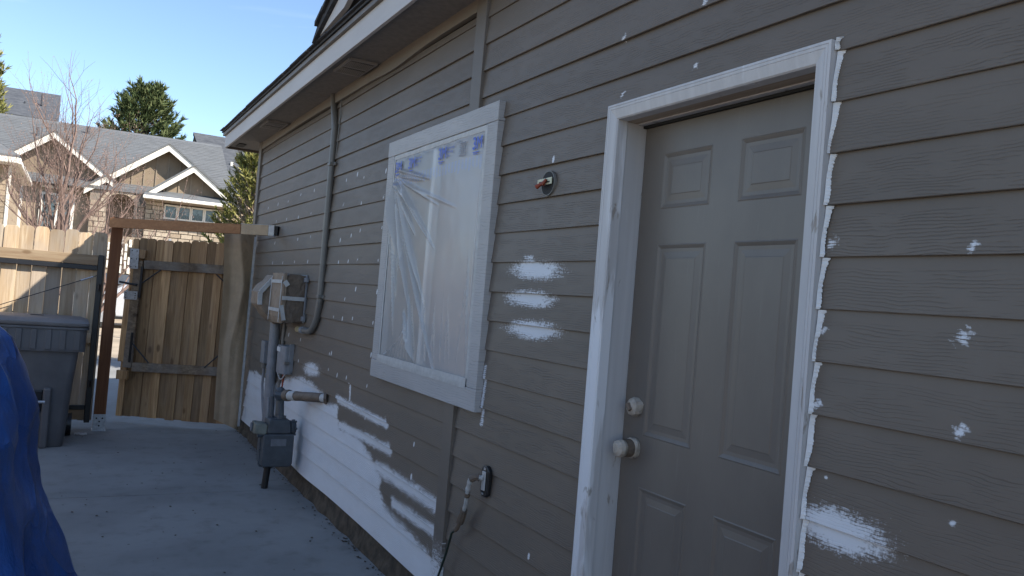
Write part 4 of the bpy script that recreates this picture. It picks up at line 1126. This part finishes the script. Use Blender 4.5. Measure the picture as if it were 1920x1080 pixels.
# ================================================================== BEYOND THE GATE
M['tan_siding'] = plain('tan_board_siding', (0.25, 0.19, 0.128), 0.8, var=0.12, scale=3)
M['tan_batten'] = plain('dark_tan_batten', (0.27, 0.215, 0.155), 0.8, var=0.1)
M['cream'] = plain('cream_trim', (0.72, 0.68, 0.60), 0.6, var=0.06)
M['mortar'] = plain('mortar', (0.24, 0.205, 0.165), 0.95, var=0.2, scale=6)
M['recess_shade'] = plain('porch_shade_paint', (0.05, 0.04, 0.032), 0.9)  # shade put into the colour of the recess back walls
M['door_brown'] = plain('brown_front_door', (0.20, 0.10, 0.045), 0.5, var=0.3, scale=5)
M['car_paint'] = plain('silver_car_paint', (0.60, 0.61, 0.63), 0.25, metal=0.35, var=0.03)
M['tyre'] = plain('tyre_rubber', (0.02, 0.02, 0.02), 0.8)
M['slate_wall'] = plain('slate_blue_wall', (0.07, 0.085, 0.11), 0.8)
def stone_material():
    b = NB('ledge_stone'); r = b.rnd()
    n1 = b.noise(b.coord(), 9, 4, 0.6)
    c = b.mix(r, (0.30, 0.235, 0.165), (0.47, 0.395, 0.30))
    c = b.mix(b.math('MULTIPLY', b.step(n1, 0.35, 0.7), 0.4), c, (0.24, 0.20, 0.16))
    b.bump(n1, 0.5, 0.02)
    return b.fin(c, 0.9)
M['stone'] = stone_material()
def roof_material(name, c0, c1):
    b = NB(name)
    n1 = b.noise(b.coord((1.2, 1.2, 9)), 2.2, 4, 0.65, 0.2)
    n2 = b.noise(b.coord((1, 1, 1)), 14, 3, 0.6)
    c = b.mix(b.step(n1, 0.32, 0.68), c0, c1)
    c = b.mix(b.math('MULTIPLY', b.step(n2, 0.4, 0.7), 0.15), c, tuple(x * 0.6 for x in c0))
    b.bump(n1, 0.5, 0.03)
    return b.fin(c, 0.9, spec=0.3)
M['roof_grey'] = roof_material('grey_asphalt_shingle', (0.115, 0.12, 0.125), (0.15, 0.155, 0.16))
M['roof_dark'] = roof_material('dark_asphalt_shingle', (0.055, 0.06, 0.07), (0.10, 0.105, 0.115))
def glass_material():
    b = NB('window_glass')
    n1 = b.noise(b.coord((2, 2, 2)), 2.5, 4, 0.6, 0.8)
    c = b.mix(b.step(n1, 0.4, 0.62), (0.012, 0.02, 0.022), (0.10, 0.14, 0.16))
    return b.fin(c, 0.08, spec=0.8)
M['glass'] = glass_material()
M['white_siding'] = plain('pale_cream_siding', (0.33, 0.255, 0.175), 0.7, var=0.1, scale=3)

HR = R(4.6)
Hn = Vector((math.sin(HR), math.cos(HR), 0)); Hu = Vector((math.cos(HR), -math.sin(HR), 0))
def H(u_, off, z): return Vector((0, 29.0, 0)) + Hn * off + Hu * u_ + Vector((0, 0, z))
def hb(u0, u1, o0, o1, z0, z1):
    return MB().hexa([H(u0, o0, z0), H(u1, o0, z0), H(u1, o1, z0), H(u0, o1, z0), H(u0, o0, z1), H(u1, o0, z1), H(u1, o1, z1), H(u0, o1, z1)])
nh_ = empty('neighbour_house', 'tan and stone house with grey shingle roof and twin front gables beyond the gate', 'house')
hb(-6.0, 2.95, 0.9, 9.0, 0, 4.15).build('wall', 'tan_siding', nh_)
r_ = MB()
r_.hexa([H(-8.5, -0.1, 4.10), H(3.12, -0.1, 4.10), H(2.87, 6.0, 6.92), H(-8.5, 6.0, 6.92), H(-8.5, -0.1, 4.2), H(3.12, -0.1, 4.2), H(2.87, 6.0, 7.02), H(-8.5, 6.0, 7.02)])
r_.hexa([H(-8.5, 6.0, 6.92), H(2.87, 6.0, 6.92), H(3.12, 12.0, 4.1), H(-8.5, 12.0, 4.1), H(-8.5, 6.0, 7.02), H(2.87, 6.0, 7.02), H(3.12, 12.0, 4.2), H(-8.5, 12.0, 4.2)])
nroof = r_.build('roof', 'roof_grey', nh_)
MB().prism([H(2.80, 0.5, 4.1), H(2.80, 11.5, 4.1), H(2.62, 6.0, 6.9)], Hu * 0.05).build('gable_wall', 'tan_siding', nh_)
# course shadow lines: each shingle course is a real step of the near slope
for k in range(1, 34):
    t = k / 34; o = -0.1 + 6.1 * t; z = 4.2 + 2.82 * t
    MB().hexa([H(-8.5, o - 0.17, z - 0.078), H(3.12 - .25 * t, o - 0.17, z - 0.078), H(3.12 - .25 * t, o, z - 0.0), H(-8.5, o, z), H(-8.5, o - 0.17, z - 0.055), H(3.12 - .25 * t, o - 0.17, z - 0.055), H(3.12 - .25 * t, o, z + 0.004), H(-8.5, o, z + 0.004)]).build('shingle_course', 'roof_grey', nroof)
for u_, o, z in ((-3.4, 4.0, 6.15), (-1.9, 5.0, 6.6)):
    MB().tube([H(u_, o, z - .2), H(u_, o, z + 0.25)], 0.06, 8).build('vent_pipe', 'roof_dark', nroof)

def gable(peak, half, pitch, face_off, rake_off, back_off, zlow, mat='tan_siding', battens=True, board_h=0.18):
    pu, pz = peak
    L, Rr = pu - half, pu + half; zl = pz - half * pitch
    f = MB().prism([H(L, face_off, zl - 0.2), H(Rr, face_off, zl - 0.2), H(Rr, face_off, zl), H(pu, face_off, pz), H(L, face_off, zl)], Hn * 0.1)
    f.build('gable_wall', mat, nh_)
    if battens:
        u_ = L + 0.25
        while u_ < Rr - 0.1:
            zt = pz - abs(u_ - pu) * pitch - 0.02
            if zt > zlow: hb(u_ - 0.02, u_ + 0.02, face_off - 0.03, face_off - 0.001, zlow, zt).build('gable_batten', 'tan_batten', nh_)
            u_ += 0.36
    for sgn in (-1, 1):
        e = pu + sgn * half
        MB().prism([H(pu, rake_off, pz), H(e, rake_off, zl), H(e, rake_off, zl - board_h * 1.15), H(pu, rake_off, pz - board_h * 1.25)], Hn * 0.05).build('rake_board', 'cream', nh_)
        MB().hexa([H(pu, rake_off - .04, pz + .002), H(e + sgn * .05, rake_off - .04, zl - .03), H(e + sgn * .05, back_off, zl - .03), H(pu, back_off, pz + .002), H(pu, rake_off - .04, pz + .06), H(e + sgn * .05, rake_off - .04, zl + .03), H(e + sgn * .05, back_off, zl + .03), H(pu, back_off, pz + .06)]).build('gable_roof', 'roof_grey', nh_)
gable((0.9, 5.85), 2.38, 0.735, 0.35, -0.10, 4.3, 4.05)
gable((1.70, 5.17), 1.38, 0.78, -0.22, -0.62, 2.0, 4.15, board_h=0.16)
gable((-2.42, 5.75), 1.75, 0.76, 0.35, -0.10, 4.0, 3.0, battens=False)
# pent roof and gutter under the small gable
MB().hexa([H(0.28, -1.0, 3.97), H(2.98, -1.0, 3.97), H(2.98, -0.22, 4.22), H(0.28, -0.22, 4.22), H(0.28, -1.0, 4.02), H(2.98, -1.0, 4.02), H(2.98, -0.22, 4.27), H(0.28, -0.22, 4.27)]).build('pent_roof', 'roof_grey', nh_)
hb(0.25, 3.0, -1.08, -1.0, 3.90, 4.01).build('gutter', 'cream', nh_, bevel=0.02)
hb(0.28, 2.9, -1.0, -0.3, 3.88, 3.90).build('soffit', 'tan_batten', nh_)
# stone bay with a band of four windows
WU0, WU1, WZ0, WZ1 = 0.90, 2.56, 3.36, 3.84
hb(0.34, 2.86, -0.28, 0.3, 0, 3.34).build('bay_wall', 'mortar', nh_); hb(0.34, WU0, -0.28, 0.3, 3.34, 3.9).build('bay_wall', 'mortar', nh_); hb(WU1, 2.86, -0.28, 0.3, 3.34, 3.9).build('bay_wall', 'mortar', nh_)
for k in range(4):
    a = WU0 + (WU1 - WU0) * k / 4; b = WU0 + (WU1 - WU0) * (k + 1) / 4
    wn = hb(a + .045, b - .045, -0.20, -0.18, WZ0 + .05, WZ1 - .05).build('window', 'glass', nh_)
    for (p, q, r0, r1) in ((a + .003, a + .045, WZ0, WZ1), (b - .045, b - .003, WZ0, WZ1), (a + .046, b - .046, WZ1 - .05, WZ1), (a + .046, b - .046, WZ0, WZ0 + .05)):
        hb(p, q, -0.31, -0.17, r0, r1).build('frame', 'cream', wn)
stones = 0
def stone_field(u0, u1, z0, z1, off, holes, seed):
    rr = random.Random(seed); z = z0
    while z < z1 - 0.03:
        h_ = rr.uniform(0.11, 0.19); h_ = min(h_, z1 - z); u_ = u0 - rr.uniform(0, 0.2)
        while u_ < u1 - 0.03:
            w_ = rr.uniform(0.20, 0.46); a = max(u_, u0); b = min(u_ + w_, u1)
            for hole in holes:
                hu0, hu1, hz0, hz1 = hole[:4]
                if z + h_ > hz0 + .01 and z < hz1 - .01 and b > hu0 and a < hu1:
                    if a < hu0: b = min(b, hu0)
                    elif b > hu1: a = max(a, hu1)
                    else: a = b
            if b - a > 0.05:
                d_ = rr.uniform(0.03, 0.07)
                hb(a + .012, b - .012, off - d_, off - 0.001, z + .012, z + h_ - .012).build('stone', 'stone', nh_)
            u_ += w_
        z += h_
stone_field(0.34, 2.86, 2.45, 3.88, -0.28, [(WU0 - .02, WU1 + .02, WZ0 - .02, 4.2)], 4)
# arched porch in stone, left of the bay
AU0, AU1, AZ = -0.80, 0.0, 3.72
hb(-1.30, AU0, 0.0, 0.35, 0, 4.10).build('porch_wall', 'mortar', nh_); hb(AU1, 0.339, 0.0, 0.35, 0, 4.10).build('porch_wall', 'mortar', nh_)
arch = []
for k in range(13):
    a = math.pi * k / 12; arch.append(((AU0 + AU1) / 2 + 0.4 * math.cos(a), AZ + 0.30 * math.sin(a)))
MB().prism([H(u_, 0.0, z) for u_, z in [(AU1, 4.10), (AU0, 4.10)] + arch[::-1]], Hn * 0.35).build('porch_arch', 'mortar', nh_)
stone_field(-1.28, AU0, 2.45, 3.75, 0.0, [], 8); stone_field(AU1, 0.33, 2.45, 3.75, 0.0, [], 9)
for k in range(11):
    a = math.pi * (k + .5) / 11; a0, a1 = a - .125, a + .125
    cu_, cz_ = (AU0 + AU1) / 2, AZ
    MB().prism([H(cu_ + .41 * math.cos(a0), -0.05, cz_ + .31 * math.sin(a0)), H(cu_ + .58 * math.cos(a0), -0.05, cz_ + .46 * math.sin(a0)), H(cu_ + .58 * math.cos(a1), -0.05, cz_ + .46 * math.sin(a1)), H(cu_ + .41 * math.cos(a1), -0.05, cz_ + .31 * math.sin(a1))], Hn * 0.06).build('stone', 'stone', nh_)
hb(AU0 - .1, AU1 + .1, 1.6, 1.7, 0, 4.0).build('porch_back', 'recess_shade', nh_)
hb(-0.72, -0.22, 1.52, 1.59, 1.4, 3.6).build('front_door', 'door_brown', nh_)
# left gable front: wall, corner, two windows
hb(-3.35, -1.31, 0.40, 0.88, 0, 4.6).build('wall', 'white_siding', nh_)
for (a, b, z0, z1) in ((-2.75, -1.76, 3.99, 4.40), (-2.72, -1.74, 2.60, 3.84)):
    wn = hb(a + .09, b - .09, 0.345, 0.36, z0 + .07, z1 - .07).build('window', 'glass', nh_)
    mid = (a + b) / 2
    for (p, q, r0, r1) in ((a, a + .088, z0, z1), (b - .088, b, z0, z1), (a + .09, b - .09, z1 - .07, z1), (a + .09, b - .09, z0, z0 + .07), (mid - .03, mid + .03, z0 + .071, z1 - .071)):
        hb(p, q, 0.31, 0.399, r0, r1).build('frame', 'cream', wn)
hb(-4.4, -3.355, 2.0, 2.1, 0, 4.6).build('porch_back', 'recess_shade', nh_)
hb(-3.30, -3.20, 0.33, 0.399, 0, 4.5).build('corner_trim', 'cream', nh_)

lw = empty('side_house', 'cream-sided house corner with white gutter at the far left edge above the fence', 'house')
MB().box(-9, -3.10, 22.0, 27, 0, 3.75).build('wall', 'white_siding', lw)
for k in range(28): MB().box(-9, -3.09, 21.985, 21.999, 0.13 * k + .05, 0.13 * k + 0.165).build('siding_board', 'white_siding', lw)
MB().box(-3.09, -3.02, 21.96, 22.06, 0, 3.74).build('downpipe', 'cream', lw, bevel=0.015)
MB().box(-9, -2.92, 21.5, 27.2, 3.76, 3.80).build('soffit', 'cream', lw)
MB().box(-9, -2.86, 21.40, 21.50, 3.76, 3.90).build('gutter', 'cream', lw, bevel=0.02); MB().box(-2.92, -2.82, 21.51, 27.2, 3.76, 3.90).build('gutter', 'cream', lw, bevel=0.02)
MB().hexa([(-9, 21.4, 3.9), (-2.85, 21.4, 3.9), (-5.0, 24.3, 5.3), (-9, 24.3, 5.3), (-9, 21.4, 3.95), (-2.85, 21.4, 3.95), (-5.0, 24.3, 5.35), (-9, 24.3, 5.35)]).build('roof', 'roof_grey', lw)
MB().prism([(-2.85, 21.4, 3.9), (-2.85, 27.2, 3.9), (-5.0, 24.3, 5.34)], (0, 0, 0.05)).build('roof', 'roof_grey', lw)

dh = empty('far_dark_roof_house', 'dark shingle roof rising behind the bare tree at upper left', 'house')
MB().box(-12, -2.9, 46, 54, 0, 8.5).build('wall', 'tan_siding', dh)
MB().hexa([(-12, 45, 8.35), (-2.75, 45, 8.45), (-2.85, 48.5, 10.35), (-12, 48.5, 10.2), (-12, 45, 8.5), (-2.75, 45, 8.6), (-2.85, 48.5, 10.5), (-12, 48.5, 10.35)]).build('roof', 'roof_dark', dh)
for x, z in ((-4.3, 9.3), (-3.6, 9.8)): MB().tube([(x, 46.6, z - 0.3), (x, 46.6, z + .25)], 0.06, 6).build('vent_pipe', 'roof_dark', dh)
gh = empty('far_grey_roof_house', 'slate grey roof peeking out under the near eave corner', 'house')
MB().box(3.3, 14, 41, 50, 0, 5.6).build('wall', 'tan_siding', gh)
MB().hexa([(3.9, 39.5, 5.4), (14, 39.5, 5.4), (14, 44, 8.8), (3.25, 44, 8.8), (3.9, 39.5, 5.55), (14, 39.5, 5.55), (14, 44, 8.95), (3.25, 44, 8.95)]).build('roof', 'roof_dark', gh)
MB().prism([(3.3, 44, 8.8), (3.3, 48.5, 5.5), (3.6, 40, 5.5)], (0.2, 0, 0)).build('gable_wall', 'tan_siding', gh)
for x in (4.45, 4.85): MB().box(x, x + 0.12, 41.7, 41.8, 7.15, 7.4).build('roof_vent', 'cream', gh)

# slatted screen and low dark wall seen through the gap, parked car
sf = empty('slat_screen', 'pale privacy-slat screen seen through the gate gap above the car', 'fence')
MB().box(-1.6, 0.3, 20.04, 20.08, 1.45, 2.30).build('backing', 'tan_batten', sf)
for i in range(22):
    for j in range(4):
        x = -1.55 + 0.085 * i; z = 1.47 + 0.2 * j + (0.1 if i % 2 else 0)
        if z < 2.15: MB().box(x, x + 0.055, 20.0, 20.03, z, z + 0.17).build('slat', 'cream', sf)
for x in (-1.6, 0.28): MB().box(x, x + 0.06, 20.0, 20.1, 0, 2.35).build('post', 'galv', sf)
MB().box(-1.54, 0.28, 20.01, 20.09, 1.22, 1.44).build('rail', 'slate_wall', sf)

car = empty('parked_car', 'silver car parked beyond the gate, glimpsed through the gap', 'car')
def car_ring(hw, prof): return prof
cx0, cyc = 0.55, 24.9
sideprof = [(-2.2, .32), (-2.22, .62), (-2.12, .82), (-1.25, .92), (2.05, .96), (2.2, .78), (2.22, .38), (1.75, .25), (-1.8, .25)]
MB().prism([(cx0 + x, cyc - .88, z) for x, z in sideprof], (0, 1.76, 0)).build('body', 'car_paint', car, bevel=0.08, seg=3)
cab = [(-1.25, .92), (-.55, 1.36), (.95, 1.38), (1.75, .96)]
MB().hexa([(cx0 - 1.28, cyc - .80, .91), (cx0 + 1.75, cyc - .80, .95), (cx0 + 1.75, cyc + .80, .95), (cx0 - 1.28, cyc + .80, .91), (cx0 - .5, cyc - .62, 1.36), (cx0 + .95, cyc - .62, 1.38), (cx0 + .95, cyc + .62, 1.38), (cx0 - .5, cyc + .62, 1.36)]).build('cabin', 'car_paint', car, bevel=0.05, seg=3)
for (x0, x1, t0, t1) in ((-.98, .12, -.42, .12), (.20, 1.42, .20, .86)):
    MB().hexa([(cx0 + x0, cyc - .812, .955), (cx0 + x1, cyc - .812, .965), (cx0 + x1, cyc - .79, .965), (cx0 + x0, cyc - .79, .955), (cx0 + t0, cyc - .665, 1.30), (cx0 + t1, cyc - .665, 1.31), (cx0 + t1, cyc - .64, 1.31), (cx0 + t0, cyc - .64, 1.30)]).build('window', 'glass', car)
for x in (-1.35, 1.35):
    for sy in (-1, 1):
        wh = MB().tube([(cx0 + x, cyc + sy * .70, .32), (cx0 + x, cyc + sy * .91, .32)], 0.32, 22).build('wheel', 'tyre', car, smooth=True)
        MB().tube([(cx0 + x, cyc + sy * .88, .32), (cx0 + x, cyc + sy * .925, .32)], 0.2, 14).build('rim', 'galv', wh, smooth=True)
MB().box(cx0 - 2.1, cx0 + 2.1, cyc - .905, cyc - .86, .22, .30).build('sill', 'black_plastic', car)
for x in (-0.1, 1.1): MB().box(cx0 + x, cx0 + x + .16, cyc - .91, cyc - .895, .80, .83).build('door_handle', 'car_paint', car)
MB().box(cx0 - 2.24, cx0 - 2.16, cyc - .80, cyc - .50, .60, .74).build('headlight', 'glass', car, bevel=0.02)
MB().box(cx0 + 2.17, cx0 + 2.24, cyc - .82, cyc - .55, .66, .80).build('tail_light', 'rust', car, bevel=0.02)

# board fence added along the left side of the yard (out of view, lights the shaded wall)
sfn = empty('bounce_fence', 'unseen board fence added at the left to bounce sunlight onto the wall', 'fence')
for k in range(88):
    y = -4.0 + 0.142 * k
    MB().box(-6.02, -6.00, y, y + 0.138, 0.05, 1.84 + .01 * random.random()).build('picket', 'fence_wood', sfn)
for z in (0.3, 1.5): MB().box(-5.999, -5.96, -4.0, 8.5, z, z + .09).build('rail', 'fence_rail', sfn)

# ================================================================== TREES
def leaf_mat(name, a, b_, rough=0.7):
    b = NB(name); g_ = b.n('ShaderNodeNewGeometry').outputs['Random Per Island']
    return b.fin(b.mix(g_, a, b_), rough, spec=0.25)
M['bark_pink'] = plain('pinkish_grey_bark', (0.205, 0.135, 0.108), 0.8, var=0.4, scale=12)
M['bark_dark'] = plain('dark_bark', (0.07, 0.05, 0.04), 0.9, var=0.4, scale=8)
M['bud'] = leaf_mat('pale_bud', (0.25, 0.165, 0.135), (0.19, 0.115, 0.09))
M['needle'] = leaf_mat('blue_green_needle', (0.045, 0.075, 0.028), (0.12, 0.135, 0.05))
M['needle_y'] = leaf_mat('yellow_green_needle', (0.10, 0.115, 0.025), (0.30, 0.27, 0.09))
M['twig'] = plain('tan_twig', (0.40, 0.31, 0.23), 0.85, var=0.3, scale=9)

def bare_tree(base, trunks, seed, label, depth=5, name='bare_tree'):
    rr = random.Random(seed)
    root = empty(name, label, 'tree')
    root.location = (0, 0, 0)
    tr = MB(); tw = MB(); bd_ = MB()
    def grow(p, d, L, r, lev):
        n = 3 if lev < 3 else 2
        pts = [p]; q = p.copy(); dd = d.copy()
        for k in range(n):
            dd = (dd + Vector((rr.uniform(-1, 1), rr.uniform(-1, 1), rr.uniform(-.5, 1.0))) * 0.13).normalized()
            q = q + dd * (L / n); pts.append(q.copy())
        r1 = r * 0.62
        (tr if lev < 2 else tw).tube(pts, [r + (r1 - r) * k / n for k in range(n + 1)], 7 if lev < 2 else 4 if lev < 4 else 3, cap=False)
        if lev >= depth:
            for k in range(rr.choice((0, 1, 1))):
                c = pts[-1].lerp(pts[0], rr.random() * .9); s_ = rr.uniform(.006, .012)
                o = len(bd_.v); bd_.v += [tuple(c + Vector((s_, 0, 0))), tuple(c + Vector((-s_ * .5, s_, 0))), tuple(c + Vector((-s_ * .5, -s_, 0))), tuple(c + Vector((0, 0, s_ * 2.2)))]
                bd_.f += [(o, o + 1, o + 3), (o + 1, o + 2, o + 3), (o + 2, o, o + 3)]
            return
        nb = rr.choice((3, 3, 4)) if lev < 2 else rr.choice((2, 3, 3)) if lev < 4 else rr.choice((2, 2, 3))
        for k in range(nb):
            t = rr.uniform(0.35, 1.0) if k else 1.0
            i_ = min(int(t * n), n - 1); c = pts[i_].lerp(pts[i_ + 1], t * n - i_)
            ax = Vector((rr.uniform(-1, 1), rr.uniform(-1, 1), rr.uniform(-.25, .35))).normalized()
            sp = rr.uniform(.45, .95) if k else .25
            nd = (dd + ax * sp).normalized()
            if lev < 3: nd = (nd + Vector((0, 0, .22))).normalized()
            grow(c, nd, L * (rr.uniform(.52, .70) if lev < 2 else rr.uniform(.66, .86)), r1 * rr.uniform(.55, .8) if k else r1, lev + 1)
    for (o, d, L, r) in trunks:
        grow(Vector(base) + Vector(o), Vector(d).normalized(), L, r, 0)
    tr.build('trunk', 'bark_pink', root, smooth=True)
    cr = tw.build('crown', 'bark_pink', root)
    bd_.build('bud', 'bud', cr)['kind'] = 'stuff'
    return root
bare_tree((-1.85, 19.5, 0.0), [((0, 0, 0), (0.02, 0, 1), 2.2,   .085), ((0.02, 0, 1.7), (.12, 0, 1), 1.3, .05), ((-.05, 0, 1.7), (-.22, .1, 1), 1.2, .045), ((.05, 0, 1.8), (.42, -.1, 1), 1.0, .042), ((-.05, 0, 1.7), (-.62, 0, .8), 1.0, .04), ((.05, .1, 1.7), (.8, .2, .55), 1.0, .04), ((0, 0, 1.9), (-.05, .2, 1), 1.3, .04)], 21, 'bare spreading tree with pinkish twigs in front of the neighbour house', depth=6)
bare_tree((-1.2, 17.8, 0.0), [((0, 0, 0), (.1, 0, 1), 1.3, .05), ((0, 0, .4), (-.5, .2, 1), 1.3, .04), ((0, 0, .5), (.6, .1, .9), 1.3, .04), ((-.2, 0, .4), (-.8, 0, .9), 1.3, .04)], 5, 'dense leafless shrub showing just above the left fence', depth=5, name='bare_shrub')

def conifer(name, label, base, h, rad, mat, seed, nclump, z0=0.12, tuft=0.34, lean=0.0, twigs=0, blades=26, top_round=0.75):
    rr = random.Random(seed); root = empty(name, label, 'tree')
    B = Vector(base)
    t_ = MB(); t_.tube([B, B + Vector((lean * .5, 0, h * .5)), B + Vector((lean, 0, h * .96))], [h * .022, h * .015, .02], 8); t_.build('trunk', 'bark_dark', root, smooth=True)
    cr = MB(); br = MB()
    for k in range(nclump):
        v_ = z0 + (1 - z0) * (rr.random() ** 0.85)
        rmax = rad * (1 - ((v_ - z0) / (1 - z0)) ** 1.7) ** top_round * (0.85 + 0.3 * rr.random())
        a = rr.uniform(0, 2 * math.pi); rd = rmax * (0.45 + 0.55 * math.sqrt(rr.random()))
        c = B + Vector((lean * v_ + rd * math.cos(a), rd * math.sin(a), h * v_))
        d = Vector((math.cos(a) * .75, math.sin(a) * .75, .75 + .3 * rr.random())).normalized()
        br.tube([B + Vector((lean * v_, 0, max(0.1, h * v_ - rd * .45))), c], [.022, .008], 3, cap=False)
        L = tuft * rr.uniform(.7, 1.25)
        for b_ in range(blades):
            q = c + d * L * rr.uniform(-.35, .85)
            nd = (d * .75 + Vector((rr.uniform(-1, 1), rr.uniform(-1, 1), rr.uniform(-.6, 1))) * .75).normalized()
            sd_ = nd.cross(Vector((rr.uniform(-1, 1), rr.uniform(-1, 1), rr.uniform(-1, 1)))).normalized()
            l_ = L * rr.uniform(.32, .6); w_ = L * rr.uniform(.05, .09)
            o = len(cr.v); cr.v += [tuple(q - sd_ * w_), tuple(q + sd_ * w_), tuple(q + nd * l_)]
            cr.f.append((o, o + 1, o + 2))
    co_ = cr.build('crown', mat, root)
    br.build('branch', 'bark_dark' if not twigs else 'twig', root)
    if twigs:
        tg = MB()
        for k in range(twigs):
            v_ = rr.uniform(.25, .95); a = rr.uniform(0, 2 * math.pi); rd = rad * (1 - v_ * .6)
            p0 = B + Vector((lean * v_, 0, h * v_ - .3)); p2 = B + Vector((lean * v_ + rd * 1.1 * math.cos(a), rd * 1.1 * math.sin(a), h * v_ + rr.uniform(.0, .5)))
            tg.tube([p0, p0.lerp(p2, .5) + Vector((0, 0, rr.uniform(-.1, .1))), p2], [.016, .010, .004], 4, cap=False)
        tg.build('twig', 'twig', root)
    return root
conifer('pine_tree', 'round dark green pine standing behind the grey roof', (1.0, 44.5, 0), 10.75, 1.95, 'needle', 3, 520, z0=0.55, tuft=.55, blades=34, top_round=.55)
conifer('evergreen_shrub', 'yellow-green evergreen with tan twigs at the house corner', (0.92, 13.2, 0), 3.8, .85, 'needle_y', 11, 900, z0=0.2, tuft=.18, twigs=110, blades=22)
conifer('conifer_tree', 'green conifer cut off by the left edge of the picture', (-5.45, 39.5, 0), 10.5, 1.0, 'needle_y', 17, 330, z0=0.4, tuft=.5, blades=30)
